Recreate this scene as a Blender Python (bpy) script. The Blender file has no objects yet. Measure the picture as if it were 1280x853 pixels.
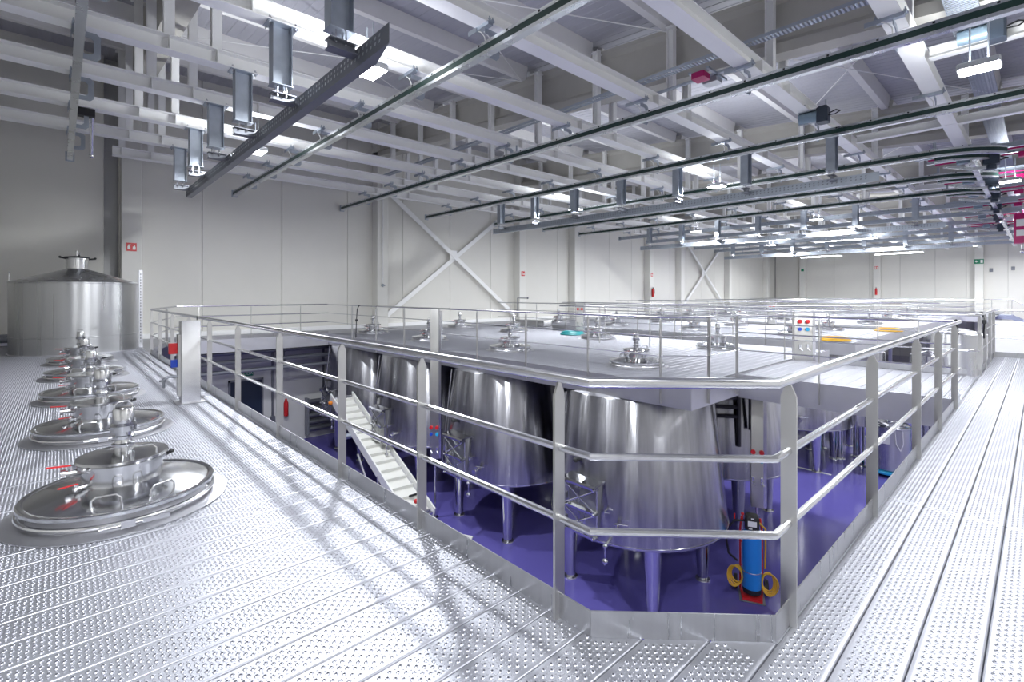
import bpy, math, random
from mathutils import Vector, Matrix

random.seed(7)
C = bpy.context.scene.collection
S = bpy.context.scene

# ---------------------------------------------------------------- camera, world, exposure
cd = bpy.data.cameras.new('camera')
cam = bpy.data.objects.new('camera', cd); C.objects.link(cam)
cam.location = (0, 0, 1.46)
cam.rotation_euler = (math.radians(90), 0, math.radians(47.25))
cd.sensor_width = 36; cd.lens = 612 / 1280 * 36
cd.shift_y = -58.5 / 1280
cd.clip_start = 0.05; cd.clip_end = 300
S.camera = cam
w = bpy.data.worlds.new('world'); S.world = w; w.use_nodes = True
w.node_tree.nodes['Background'].inputs[0].default_value = (.8, .85, 1, 1)
w.node_tree.nodes['Background'].inputs[1].default_value = .3
S.view_settings.view_transform = 'Standard'; S.view_settings.look = 'None'
S.view_settings.gamma = 1; S.view_settings.use_curve_mapping = False
S.view_settings.exposure = 0.70
LAMP = 255          # watts of one ceiling floodlight
UP = .20             # strength, relative to it, of the upward light added to brighten the ceiling
LAMP_COL = (.93, .965, 1.0)

# ---------------------------------------------------------------- materials
def mat(name, col, rough=.5, metal=0, noise=0, nscale=6, stretch=(1, 1, 1), bump=0, rvar=0,
        aniso=0, emit=0, spec=.5, coat=0, trans=0):
    m = bpy.data.materials.new(name); m.use_nodes = True
    nt = m.node_tree; b = nt.nodes['Principled BSDF']
    b.inputs['Base Color'].default_value = (*col, 1)
    b.inputs['Roughness'].default_value = rough
    b.inputs['Metallic'].default_value = metal
    b.inputs['Specular IOR Level'].default_value = spec
    b.inputs['Coat Weight'].default_value = coat
    if noise or bump or rvar:
        tc = nt.nodes.new('ShaderNodeTexCoord'); mp = nt.nodes.new('ShaderNodeMapping')
        mp.inputs['Scale'].default_value = stretch
        nt.links.new(tc.outputs['Object'], mp.inputs[0])
        nz = nt.nodes.new('ShaderNodeTexNoise'); nz.inputs['Scale'].default_value = nscale
        nz.inputs['Detail'].default_value = 4
        nt.links.new(mp.outputs[0], nz.inputs['Vector'])
        if noise:
            mx = nt.nodes.new('ShaderNodeMix'); mx.data_type = 'RGBA'
            mx.inputs[6].default_value = (*[c * (1 - noise) for c in col], 1)
            mx.inputs[7].default_value = (*[min(1, c * (1 + noise)) for c in col], 1)
            nt.links.new(nz.outputs[0], mx.inputs[0]); nt.links.new(mx.outputs[2], b.inputs['Base Color'])
        if rvar:
            mr = nt.nodes.new('ShaderNodeMapRange')
            mr.inputs[3].default_value = max(.03, rough - rvar); mr.inputs[4].default_value = rough + rvar
            nt.links.new(nz.outputs[0], mr.inputs[0]); nt.links.new(mr.outputs[0], b.inputs['Roughness'])
        if bump:
            bp = nt.nodes.new('ShaderNodeBump'); bp.inputs['Strength'].default_value = bump
            bp.inputs['Distance'].default_value = .004
            nt.links.new(nz.outputs[0], bp.inputs['Height']); nt.links.new(bp.outputs[0], b.inputs['Normal'])
    if aniso:
        b.inputs['Anisotropic'].default_value = aniso; b.inputs['Anisotropic Rotation'].default_value = .25
        tg = nt.nodes.new('ShaderNodeTangent'); tg.direction_type = 'RADIAL'; tg.axis = 'Z'
        nt.links.new(tg.outputs[0], b.inputs['Tangent'])
    if emit:
        b.inputs['Emission Color'].default_value = (*col, 1); b.inputs['Emission Strength'].default_value = emit
    if trans:
        b.inputs['Transmission Weight'].default_value = trans
    return m

M = dict(
    tank=mat('brushed_steel_painted_glints', (.45, .45, .475), .25, 1, noise=.42, nscale=2.0, stretch=(5, 5, .05), rvar=.06, aniso=.9, bump=1.0),  # besides brush grain, the colour streaks paint in reflections of the lamps
    tank_plain=mat('satin_tank_steel', (.56, .565, .57), .28, 1, noise=.07, nscale=1.5, stretch=(3, 3, .06), rvar=.05, aniso=.7, bump=.5),
    mirror=mat('polished_steel', (.66, .665, .68), .13, 1, noise=.06, nscale=3, rvar=.05),
    tube=mat('satin_tube_steel', (.70, .70, .72), .24, 1, noise=.04, nscale=8, rvar=.05),
    post=mat('flat_bar_steel', (.55, .545, .53), .35, 1, noise=.08, nscale=5, stretch=(1, 1, .3), rvar=.08),
    toe=mat('toe_board_steel', (.50, .50, .51), .30, 1, noise=.10, nscale=9, stretch=(3, 3, .2), rvar=.09),
    deck=mat('perforated_deck_metal', (.405, .41, .45), .42, .80, noise=.06, nscale=1.2, rvar=.06),
    fascia=mat('fascia_steel', (.62, .62, .65), .44, 1, noise=.07, nscale=3, rvar=.06),
    galv=mat('galvanised_steel', (.43, .47, .53), .42, .85, noise=.16, nscale=7, rvar=.1),
    galv_dark=mat('dark_galvanised_steel', (.25, .26, .29), .45, .8, noise=.12, nscale=6, rvar=.1),
    alu=mat('aluminium_profile', (.72, .74, .76), .28, 1, noise=.05, nscale=4, rvar=.05),
    green=mat('dark_green_conductor', (.016, .045, .038), .35),
    white=mat('white_steel_paint', (.92, .92, .91), .42, noise=.03, nscale=2),
    concrete=mat('pale_concrete', (.50, .485, .445), .75, noise=.06, nscale=3, bump=.1),
    purlin=mat('white_purlin', (.80, .79, .78), .6, noise=.04, nscale=3),
    roof=mat('roof_sheet', (.47, .47, .52), .45, noise=.05, nscale=2),
    wall=mat('wall_panel_paint', (.74, .725, .675), .55, noise=.025, nscale=1.5),
    joint=mat('panel_joint', (.32, .31, .30), .8),
    column=mat('column_paint', (.77, .76, .715), .6, noise=.03, nscale=2),
    lower=mat('lower_wall_paint', (.64, .64, .64), .6, noise=.03, nscale=2),
    purple=mat('purple_epoxy', (.125, .108, .39), .16, noise=.10, nscale=.9, rvar=.06, coat=.3),
    magenta=mat('magenta_busbar', (.50, .01, .14), .4),
    red=mat('red_plastic', (.62, .02, .025), .35),
    white_pl=mat('white_plastic', (.82, .82, .80), .4),
    belt=mat('white_conveyor_belt', (.80, .80, .76), .5),
    blue=mat('blue_vessel', (.015, .22, .68), .3),
    blue_btn=mat('blue_button', (.02, .07, .5), .35),
    cyan=mat('cyan_plastic', (.03, .42, .75), .35),
    teal=mat('teal_hose', (.02, .30, .32), .45),
    black=mat('black_rubber', (.015, .015, .017), .5),
    dark_pipe=mat('dark_insulation', (.035, .036, .042), .45),
    grey_pl=mat('grey_plastic', (.20, .21, .24), .45),
    yellow=mat('yellow_hose', (.72, .42, .04), .5),
    yellow_pl=mat('yellow_plastic', (.75, .52, .05), .45),
    navy=mat('navy_door_paint', (.012, .022, .05), .35),
    greensign=mat('green_sign', (.01, .22, .11), .4),
    motor=mat('blue_grey_motor', (.22, .30, .36), .4, .3),
    motor_dark=mat('dark_motor', (.05, .065, .09), .4, .3),
    stair=mat('stair_steel', (.35, .38, .50), .4, .7),
    glow=mat('lamp_diffuser', (.96, .98, 1.0), .4, emit=26),
    glow_uplight=mat('added_uplight_glow', (.96, .98, 1.0), .4, emit=5),  # glow of the panel added on top of each lamp
    housing=mat('lamp_housing', (.55, .56, .58), .4, .6),
    orange=mat('orange_part', (.8, .25, .02), .4),
)

# ---------------------------------------------------------------- mesh builder
class MB:
    def __init__(s): s.v = []; s.f = []
    def add(s, vs, fs):
        o = len(s.v); s.v += [tuple(p) for p in vs]; s.f += [tuple(i + o for i in f) for f in fs]; return s
    def box(s, x0, y0, z0, x1, y1, z1):
        return s.add([(x0, y0, z0), (x1, y0, z0), (x1, y1, z0), (x0, y1, z0), (x0, y0, z1), (x1, y0, z1), (x1, y1, z1), (x0, y1, z1)],
                     [(0, 3, 2, 1), (4, 5, 6, 7), (0, 1, 5, 4), (1, 2, 6, 5), (2, 3, 7, 6), (3, 0, 4, 7)])
    def obox(s, c, a, b, d):          # centre, three half-axis vectors
        c, a, b, d = map(Vector, (c, a, b, d))
        vs = [c - a - b - d, c + a - b - d, c + a + b - d, c - a + b - d, c - a - b + d, c + a - b + d, c + a + b + d, c - a + b + d]
        return s.add(vs, [(0, 3, 2, 1), (4, 5, 6, 7), (0, 1, 5, 4), (1, 2, 6, 5), (2, 3, 7, 6), (3, 0, 4, 7)])
    def bbox(s, x0, y0, z0, x1, y1, z1, b=.01):   # box with bevelled vertical edges and top
        pts = [(x0 + b, y0), (x1 - b, y0), (x1, y0 + b), (x1, y1 - b), (x1 - b, y1), (x0 + b, y1), (x0, y1 - b), (x0, y0 + b)]
        cx, cy = (x0 + x1) / 2, (y0 + y1) / 2
        def ins(p): return (p[0] + (b if p[0] < cx else -b) * .7, p[1] + (b if p[1] < cy else -b) * .7)
        vs = [(*p, z0) for p in pts] + [(*p, z1 - b) for p in pts] + [(*ins(p), z1) for p in pts]
        fs = [tuple(reversed(range(8))), tuple(range(16, 24))]
        for r in (0, 8):
            for i in range(8): fs.append((r + i, r + (i + 1) % 8, r + 8 + (i + 1) % 8, r + 8 + i))
        return s.add(vs, fs)
    def tube(s, p, q, r, n=12, r2=None, caps=True):
        p, q = Vector(p), Vector(q); r2 = r if r2 is None else r2
        d = (q - p).normalized(); a = d.orthogonal().normalized(); b = d.cross(a)
        vs = []
        for c, rr in ((p, r), (q, r2)):
            for i in range(n):
                t = 2 * math.pi * i / n; vs.append(c + (a * math.cos(t) + b * math.sin(t)) * rr)
        fs = [(i, (i + 1) % n, n + (i + 1) % n, n + i) for i in range(n)]
        if caps: fs += [tuple(reversed(range(n))), tuple(range(n, 2 * n))]
        return s.add(vs, fs)
    def pipe(s, pts, r, n=8, closed=False, caps=True):   # mitred sweep
        P = [Vector(p) for p in pts]; k = len(P); vs = []; up = None
        for i in range(k):
            if closed: d0 = P[i] - P[i - 1]; d1 = P[(i + 1) % k] - P[i]
            else:
                d0 = P[i] - P[i - 1] if i else P[1] - P[0]; d1 = P[i + 1] - P[i] if i < k - 1 else d0
            d0.normalize(); d1.normalize(); t = (d0 + d1).normalized()
            if up is None: up = d0.orthogonal().normalized() if abs(d0.z) > .9 else Vector((0, 0, 1))
            a = (up - t * up.dot(t)).normalized(); b = t.cross(a)
            bis = (d1 - d0); kx = 1 / max(.4, t.dot(d0))
            for j in range(n):
                th = 2 * math.pi * j / n; o = a * math.cos(th) + b * math.sin(th)
                if bis.length > 1e-5:
                    u = bis.normalized(); o = o + u * (o.dot(u)) * (kx - 1)
                vs.append(P[i] + o * r)
            up = a
        fs = []
        for i in range(k if closed else k - 1):
            i2 = (i + 1) % k
            for j in range(n): fs.append((i * n + j, i * n + (j + 1) % n, i2 * n + (j + 1) % n, i2 * n + j))
        if caps and not closed: fs += [tuple(reversed(range(n))), tuple(range((k - 1) * n, k * n))]
        return s.add(vs, fs)
    def lathe(s, prof, n=48, c=(0, 0, 0)):
        vs = []; fs = []; k = len(prof)
        for r, z in prof:
            for i in range(n):
                t = 2 * math.pi * i / n; vs.append((c[0] + r * math.cos(t), c[1] + r * math.sin(t), c[2] + z))
        for j in range(k - 1):
            for i in range(n):
                i2 = (i + 1) % n
                if prof[j][0] < 1e-6: fs.append((j * n, (j + 1) * n + i2, (j + 1) * n + i)) if False else fs.append((j * n + i, (j + 1) * n + i2, (j + 1) * n + i))
                elif prof[j + 1][0] < 1e-6: fs.append((j * n + i, j * n + i2, (j + 1) * n + i))
                else: fs.append((j * n + i, j * n + i2, (j + 1) * n + i2, (j + 1) * n + i))
        return s.add(vs, fs)
    def prism(s, poly, ext):          # 3-D polygon extruded by a vector
        P = [Vector(p) for p in poly]; e = Vector(ext); k = len(P)
        return s.add(P + [p + e for p in P], [tuple(reversed(range(k))), tuple(range(k, 2 * k))] + [(i, (i + 1) % k, k + (i + 1) % k, k + i) for i in range(k)])
    def ball(s, c, r, n=12, m=8):
        return s.lathe([(r * math.sin(math.pi * j / m), -r * math.cos(math.pi * j / m)) for j in range(m + 1)], n, c)
    def ibeam(s, p, q, h, b, tf, tw, up=(0, 0, 1)):     # p, q on the section's centre line
        p, q, up = Vector(p), Vector(q), Vector(up); d = (q - p); L = d.length / 2; c = (p + q) / 2; d = d.normalized()
        up = (up - d * up.dot(d)).normalized(); sd = d.cross(up)
        for sg in (1, -1): s.obox(c + up * sg * (h / 2 - tf / 2), d * L, sd * b / 2, up * tf / 2)
        return s.obox(c, d * L, sd * tw / 2, up * (h / 2 - tf))
    def mesh(s, name, m, ang=35):
        me = bpy.data.meshes.new(name); me.from_pydata(s.v, [], s.f); me.update()
        me.materials.append(M[m] if isinstance(m, str) else m)
        me.polygons.foreach_set('use_smooth', [True] * len(me.polygons))
        try: me.set_sharp_from_angle(angle=math.radians(ang))
        except Exception: pass
        return me
    def build(s, name, m, parent=None, loc=(0, 0, 0), rotz=0, ang=35):
        return inst(s.mesh(name, m, ang), name, parent, loc, rotz)

def inst(me, name, parent=None, loc=(0, 0, 0), rotz=0):
    o = bpy.data.objects.new(name, me); C.objects.link(o); o.location = loc; o.rotation_euler = (0, 0, rotz)
    if parent: o.parent = parent
    return o
def tag(o, label=None, cat=None, group=None, kind=None):
    if label: o['label'] = label
    if cat: o['category'] = cat
    if group: o['group'] = group
    if kind: o['kind'] = kind
    return o
def thing(name, label, cat, loc=(0, 0, 0), rotz=0, group=None):
    o = bpy.data.objects.new(name, None); C.objects.link(o); o.location = loc; o.rotation_euler = (0, 0, rotz)
    o.empty_display_size = .2
    return tag(o, label, cat, group)
KIDS = {}
def copy_tree(o, parent=None):
    c = o.copy(); C.objects.link(c)
    if parent: c.parent = parent
    for ch in list(o.children): copy_tree(ch, c)
    return c
def text_mesh(body, size, name, m, parent, loc, rot, depth=.004):
    cu = bpy.data.curves.new(name, 'FONT'); cu.body = body; cu.size = size; cu.extrude = depth
    cu.align_x = 'CENTER'; cu.align_y = 'CENTER'
    t = bpy.data.objects.new(name, cu); C.objects.link(t)
    bpy.context.view_layer.update()
    me = bpy.data.meshes.new_from_object(t); bpy.data.objects.remove(t); bpy.data.curves.remove(cu)
    me.materials.clear(); me.materials.append(M[m])
    o = bpy.data.objects.new(name, me); C.objects.link(o); o.location = loc; o.rotation_euler = rot; o.parent = parent
    return o
ORD = ['first', 'second', 'third', 'fourth', 'fifth', 'sixth', 'seventh', 'eighth', 'ninth', 'tenth', 'eleventh', 'twelfth',
       'thirteenth', 'fourteenth', 'fifteenth', 'sixteenth', 'seventeenth', 'eighteenth', 'nineteenth', 'twentieth']

# ---------------------------------------------------------------- layout
FZ = -4.3                       # lower purple floor; the decks are z = 0
XL, XR, YF, YB = -20.0, 4.0, -5.7, 58.0
GY = [1.65 + 8.65 * k for k in range(7)]          # roof girders
def gbot(x): return 6.53 + .084 * (-min(x, 0) - 8.9)   # underside of the pitched girders
GH = 1.2
def roofz(x): return gbot(x) + GH + .30
BX = [-17.9 + 2.055 * k for k in range(11)]       # white ceiling beams
BZ0, BZ1 = 5.41, 5.66

# ---------------------------------------------------------------- the setting
fl = tag(MB().box(XL, YF, FZ - .2, XR, YB, FZ).build('floor', 'purple'), kind='structure')
# left wall: backing + panels
wl = tag(MB().box(XL - .6, YF, FZ, XL - .5, YB, 10).build('wall_left', 'joint'), kind='structure')
edges = [1.03 + 2.65 * k for k in range(-3, 22)]
pan_cache = {}
for k in range(-3, 22):
    y0, y1 = 1.03 + 2.65 * k, 1.03 + 2.65 * (k + 1)
    y0 = max(y0, YF); y1 = min(y1, YB)
    if k == 0: y0 = 1.38                      # dark recess beside the first column
    if y1 - y0 < .1: continue
    wd = round(y1 - y0, 3)
    if wd not in pan_cache:
        b = .012
        pan_cache[wd] = MB().add([(0, .006, 0), (0, wd - .006, 0), (0, wd - .006, 9), (0, .006, 9), (.012, .018, 0), (.012, wd - .018, 0), (.012, wd - .018, 9), (.012, .018, 9), (-.08, .006, 0), (-.08, wd - .006, 0), (-.08, wd - .006, 9), (-.08, .006, 9)],
            [(4, 5, 6, 7), (0, 4, 7, 3), (5, 1, 2, 6), (8, 0, 3, 11), (1, 9, 10, 2)]).mesh('wall_panel', 'wall')
    inst(pan_cache[wd], 'wall_panel', wl, (XL - .012, y0, 0))
MB().box(-.5, YF, FZ, -.012, YB, -.02).build('lower_wall', 'lower', wl, (XL, 0, 0))
# back wall
wb = tag(MB().box(XL - .6, YB, FZ, XR, YB + .3, 10).build('wall_back', 'joint'), kind='structure')
for i, (x0, x1) in enumerate([(-19.9, -17.11), (-17.11, -14.34), (-14.34, -11.39), (-11.39, -9.03), (-9.03, -6.52), (-6.52, -4.45), (-4.45, -1.9), (-1.9, .7), (.7, 4)]):
    wd = x1 - x0
    MB().add([(.006, 0, FZ), (wd - .006, 0, FZ), (wd - .006, 0, 9), (.006, 0, 9), (.02, -.014, FZ), (wd - .02, -.014, FZ), (wd - .02, -.014, 9), (.02, -.014, 9)],
             [(4, 5, 6, 7), (0, 4, 7, 3), (5, 1, 2, 6)]).build('wall_panel', 'wall', wb, (x0, YB - .001, 0))
tag(MB().box(XR, YF, FZ, XR + .3, YB, 10).build('wall_right', 'wall'), kind='structure')
tag(MB().box(XL - .6, YF - .3, FZ, XR, YF, 10).build('wall_front', 'wall'), kind='structure')
tag(MB().box(XL + .001, YF, 0.0, XL + .10, YB, .16).build('baseboard_left', 'white'), kind='structure')
# roof: corrugated sheet, pitched, ribs running across the hall
ce = MB(); y = YF - .2
prof = []
while y < YB + .3:
    prof += [(y, 0), (y + .19, 0), (y + .20, .010), (y + .24, .010)]; y += .25
xs = [XL - .5, 0, XR + .3]
for xa, xb in zip(xs[:-1], xs[1:]):
    vs = [(xa, py, roofz(xa) + pz) for py, pz in prof] + [(xb, py, roofz(xb) + pz) for py, pz in prof]
    n = len(prof); ce.add(vs, [(i, i + 1, n + i + 1, n + i) for i in range(n - 1)])
ce.add([(XL - .5, YF - .3, roofz(XL - .5) + .2), (XR + .3, YF - .3, roofz(0) + .2 + .01), (XR + .3, YB + .3, roofz(0) + .21), (XL - .5, YB + .3, roofz(XL - .5) + .2)], [(0, 1, 2, 3)])
ce = tag(ce.build('ceiling', 'roof', ang=10), kind='structure')
PX = [-17.7, -15.3, -12.9, -10.4, -8.0, -5.7, -3.3, -.9, 1.5]
pm = MB()
pm.add([(-.08, 0, 0), (.08, 0, 0), (.15, 0, .30), (.15, 0, .36), (-.15, 0, .36), (-.15, 0, .30)] + [(-.08, 8.25, 0), (.08, 8.25, 0), (.15, 8.25, .30), (.15, 8.25, .36), (-.15, 8.25, .36), (-.15, 8.25, .30)],
       [(0, 1, 2, 3, 4, 5), (11, 10, 9, 8, 7, 6)] + [(i, 6 + i, 6 + (i + 1) % 6, (i + 1) % 6) for i in range(6)])
pm = pm.mesh('purlin', 'purlin')
for gy in [GY[0] - 8.65] + GY[:-1]:
    for x in PX: inst(pm, 'purlin', ce, (x, gy + .2, roofz(x) - .37))
# thin bracing rods under the roof sheet
for gy in (10.3, 18.95):
    for x0, x1 in ((-5.7, -.9),):
        MB().tube((x0, gy + .2, roofz(x0) - .42), (x1, gy + 8.4, roofz(x1) - .42), .012, 6).build('brace_rod', 'white', ce)
        MB().tube((x1, gy + .2, roofz(x1) - .42), (x0, gy + 8.4, roofz(x0) - .42), .012, 6).build('brace_rod', 'white', ce)
for x0, x1 in ((-10.4, -5.7), (-15.3, -10.4)):
    MB().tube((x0, 1.9, roofz(x0) - .42), (x1, 10, roofz(x1) - .42), .012, 6).build('brace_rod', 'white', ce)
    MB().tube((x1, 1.9, roofz(x1) - .42), (x0, 10, roofz(x0) - .42), .012, 6).build('brace_rod', 'white', ce)

# girders: pitched concrete I-sections across the hall
for i, gy in enumerate(GY):
    g = MB()
    sec = [(-.2, 0), (.2, 0), (.2, .2), (.08, .32), (.08, GH - .2), (.2, GH - .1), (.2, GH), (-.2, GH), (-.2, GH - .1), (-.08, GH - .2), (-.08, .32), (-.2, .2)]
    n = len(sec)
    for xa, xb in ((XL - .3, 0), (0, XR)):
        g.add([(xa, a, gbot(xa) + b) for a, b in sec] + [(xb, a, gbot(xb) + b) for a, b in sec],
              [tuple(reversed(range(n))), tuple(range(n, 2 * n))] + [(j, (j + 1) % n, n + (j + 1) % n, n + j) for j in range(n)])
    o = g.build('roof_girder', 'concrete', None, (0, gy, 0), ang=20)
    tag(o, 'deep beige concrete roof girder across the hall, %s counted from the camera end' % ORD[i], 'girder', 'concrete roof girders')

# white ceiling beams with their hanger posts
for i, x in enumerate(BX):
    t = thing('ceiling_beam', 'white steel ceiling beam running down the hall, %s counted from the left wall' % ORD[i], 'beam', (x, 0, BZ0), 0, 'white ceiling beams')
    y0 = 1.1 if i == 0 else YF + .02
    MB().ibeam((0, y0, .125), (0, YB - .1, .125), .25, .27, .016, .014).build('beam', 'white', t)
    ph = gbot(x) + GH - BZ1
    pmesh = MB().ibeam((0, 0, .25), (0, 0, .25 + ph - .02), .15, .15, .012, .010, (1, 0, 0)).obox((0, 0, .256), (.1, 0, 0), (0, .1, 0), (0, 0, .006)).obox((0, 0, .25 + ph - .1), (.07, 0, 0), (0, .14, 0), (0, 0, .01)).mesh('hanger_post', 'white')
    for gy in GY:
        for dy in (-.34, .34):
            if gy + dy > y0 + .1: inst(pmesh, 'hanger_post', t, (0, gy + dy, 0))
    sp = MB().box(-.009, -.007, .016, .13, .007, .234).box(-.13, -.007, .016, .009, .007, .234).mesh('stiffener', 'white')
    for gy in GY:
        for dy in (-.34, .34):
            if gy + dy > y0 + .1: inst(sp, 'stiffener', t, (0, gy + dy, 0))
    for sy in (3.2, 9.2, 15.2, 21.2):
        MB().box(-.14, sy - .004, -.003, .14, sy + .004, .253).build('splice_seam', 'purlin', t)

# columns on the left wall
CY = [1.42, 10.1, 18.6, 23.3, 31.8, 36.4, 45.3, 54.6]
for i, y in enumerate(CY):
    o = MB().bbox(0, 0, 0, .5, .52, 9, .02).build('wall_column', 'column', None, (XL, y, 0))
    tag(o, 'pale rectangular concrete column on the left wall, %s counted from the tank end' % ORD[i], 'column', 'left wall columns')
for i, x in enumerate((-17.4, -11.0, -3.9)):
    o = MB().bbox(0, -.5, FZ, .55, 0, 9, .02).build('wall_column', 'column', None, (x, YB - .02, 0))
    tag(o, 'pale column on the far end wall, %s counted from the left corner' % ORD[i], 'column', 'end wall columns')
MB_ = MB().box(-.05, .0, 0, .0, .37, 9)
tag(MB_.build('trim_1', 'lower', None, (XL - .33, 1.02, 0)), kind='structure')

# X bracing on the wall
def brace(label, y0, y1, z_lo, z_hi, yt0, yt1):
    t = thing('wall_bracing', label, 'bracing', (XL + .18, (y0 + y1) / 2, 0))
    cy = (y0 + y1) / 2
    for a, b, dx in (((y0, z_lo), (y1, z_hi), .0), ((y0, z_hi), (y1, z_lo), .07)):
        p, q = Vector((dx, a[0] - cy, a[1])), Vector((dx, b[0] - cy, b[1]))
        MB().ibeam(p, q, .06, .20, .008, .008, (1, 0, 0)).build('diagonal', 'white', t)
    MB().obox((.08, (yt0 - cy), yt1), (.01, 0, 0), (0, .22, 0), (0, 0, .22)).build('gusset_plate', 'white', t)
brace('white X-shaped steel bracing on the left wall between the second and third columns', 10.5, 18.4, .35, 6.2, 14.3, 3.4)
brace('far white X-shaped steel bracing on the left wall before the back corner', 37.0, 45.0, .3, 6.2, 40.6, 3.3)

# ---------------------------------------------------------------- perforated planks
PW = .198; CELL = .0225; NC = 7
def plank_mesh(name, L, limit=None, fine=True):
    """folded plank with raised perforated bumps; limit(x) cuts the far end along a line"""
    b = MB(); W = PW - .0035; x0 = -W / 2; mx = (W - NC * CELL) / 2; rows = int((L - .03) / CELL); y0 = (L - rows * CELL) / 2
    lim = limit or (lambda x: L)
    if not fine:
        b.add([(x0, 0, -.04), (x0, 0, -.003), (x0 + .004, 0, 0), (-x0 - .004, 0, 0), (-x0, 0, -.003), (-x0, 0, -.04)] + [(x0, L, -.04), (x0, L, -.003), (x0 + .004, L, 0), (-x0 - .004, L, 0), (-x0, L, -.003), (-x0, L, -.04)],
              [(i, i + 1, 7 + i, 6 + i) for i in range(5)] + [(0, 5, 4, 3, 2, 1), (6, 7, 8, 9, 10, 11)])
        return b.mesh(name, 'deck')
    # margins and side folds
    for sg in (-1, 1):
        xa, xb = sg * (W / 2), sg * (W / 2 - .007); xc = sg * (W / 2 - mx)
        la, lb, lc = lim(xa), lim(xb), lim(xc)
        vs = [(xa, 0, -.04), (xa, 0, -.006), (sg * (W / 2 - .002), 0, -.0018), (xb, 0, 0), (xc, 0, 0), (xa, la, -.04), (xa, la, -.006), (sg * (W / 2 - .002), la, -.0018), (xb, lb, 0), (xc, lc, 0)]
        fs = [(i, i + 1, 6 + i, 5 + i) for i in range(4)]
        b.add(vs, [tuple(reversed(f)) for f in fs] if sg > 0 else fs)
    b.add([(x0 + mx, 0, 0), (-x0 - mx, 0, 0), (-x0 - mx, y0, 0), (x0 + mx, y0, 0)], [(0, 1, 2, 3)])
    # end lip
    b.add([(x0, 0, -.04), (-x0, 0, -.04), (-x0, 0, 0), (x0, 0, 0)], [(0, 1, 2, 3)])
    e0, e1 = lim(x0), lim(-x0)
    b.add([(x0, e0, -.04), (-x0, e1, -.04), (-x0, e1, 0), (x0, e0, 0)], [(3, 2, 1, 0)])
    NB = 8; big = []; bigf = []; small = []; smallf = []
    cs = [math.pi / 4 * i + math.pi / 8 for i in range(NB)]
    h = CELL / 2
    rings = [(.0104, 0), (.0072, .0040), (.0046, .0042), (.0036, -.006)]
    # cell: square corners 0..3, rings from 4
    corner = [(-h, -h, 0), (h, -h, 0), (h, h, 0), (-h, h, 0)]
    big = corner + [(r * math.cos(a), r * math.sin(a), z) for r, z in rings for a in cs]
    # octagon vertex order starts at 22.5deg: 0:+x/+y low, 1, 2 ...
    def skirt(o): return [(2, o + 1, o + 0), (2, 3, o + 2, o + 1), (3, o + 3, o + 2), (3, 0, o + 4, o + 3), (0, o + 5, o + 4), (0, 1, o + 6, o + 5), (1, o + 7, o + 6), (1, 2, o + 0, o + 7)]
    bigf = skirt(4)
    for k in range(len(rings) - 1):
        for i in range(8): bigf.append((4 + k * 8 + i, 4 + k * 8 + (i + 1) % 8, 4 + (k + 1) * 8 + (i + 1) % 8, 4 + (k + 1) * 8 + i))
    small = corner + [(.0052 * math.cos(a), .0052 * math.sin(a), 0) for a in cs] + [(.003 * math.cos(a), .003 * math.sin(a), .0030) for a in cs]
    smallf = skirt(4) + [(4 + i, 4 + (i + 1) % 8, 12 + (i + 1) % 8, 12 + i) for i in range(8)] + [tuple(range(12, 20))]
    tops = [y0] * NC
    for r in range(rows):
        cy = y0 + (r + .5) * CELL
        for k in range(NC):
            cx = -NC * CELL / 2 + (k + .5) * CELL
            if cy + h > min(lim(cx - h), lim(cx + h)) - .004: continue
            vs, fs = (big, bigf) if (r + k) % 2 == 0 else (small, smallf)
            b.add([(v[0] + cx, v[1] + cy, v[2]) for v in vs], fs); tops[k] = cy + h
    for k in range(NC):
        xa = -NC * CELL / 2 + k * CELL; xb = xa + CELL
        b.add([(xa, tops[k], 0), (xb, tops[k], 0), (xb, lim(xb), 0), (xa, lim(xa), 0)], [(0, 1, 2, 3)])
    return b.mesh(name, 'deck', 50)
def pxc(k): return -.75 - PW * (k - .5)       # centre of the k-th plank left of the walkway edge (k >= 1) or right (k <= 0)

LD = 1.668
m_left = plank_mesh('deck_plank', 4.5)
m_400 = plank_mesh('deck_plank', 3.66)
m_290 = plank_mesh('deck_plank', 2.72)
m_far = plank_mesh('deck_plank', 3.66, fine=False)
m_back = plank_mesh('deck_plank', 2.5, fine=False)

dl = thing('perforated_walkway', 'wide perforated metal deck with tank hatches, in the left foreground', 'walkway', (-8, 0, 0))
k = 1
while pxc(k) > XL + .2:
    x = pxc(k)
    if k <= 3:
        def lim(u, x=x): return 1.650 + max(0, (x + u) + 1.30) + .014 + 2.885
        me = plank_mesh('deck_plank', 4.95, lim)
        inst(me, 'deck_plank', dl, (x + 8, -2.885, 0))
    else:
        inst(m_left, 'deck_plank', dl, (x + 8, LD - 4.5, random.uniform(-.0008, .0008)))
    inst(m_back, 'deck_plank', dl, (x + 8, LD - 4.5 - 2.504, 0))
    k += 1
dr = thing('perforated_walkway', 'long perforated metal walkway of parallel planks on the right', 'walkway', (.5, 0, 0))
for k in range(0, -12, -1):
    x = pxc(k)
    for j, ys in enumerate((-.145, 4.36, 8.865)):
        inst(m_left, 'deck_plank', dr, (x - .5, ys, random.uniform(-.0006, .0006)))
    inst(m_290, 'deck_plank', dr, (x - .5, 13.37, 0))
    inst(m_back, 'deck_plank', dr, (x - .5, -2.65, 0))
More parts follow.
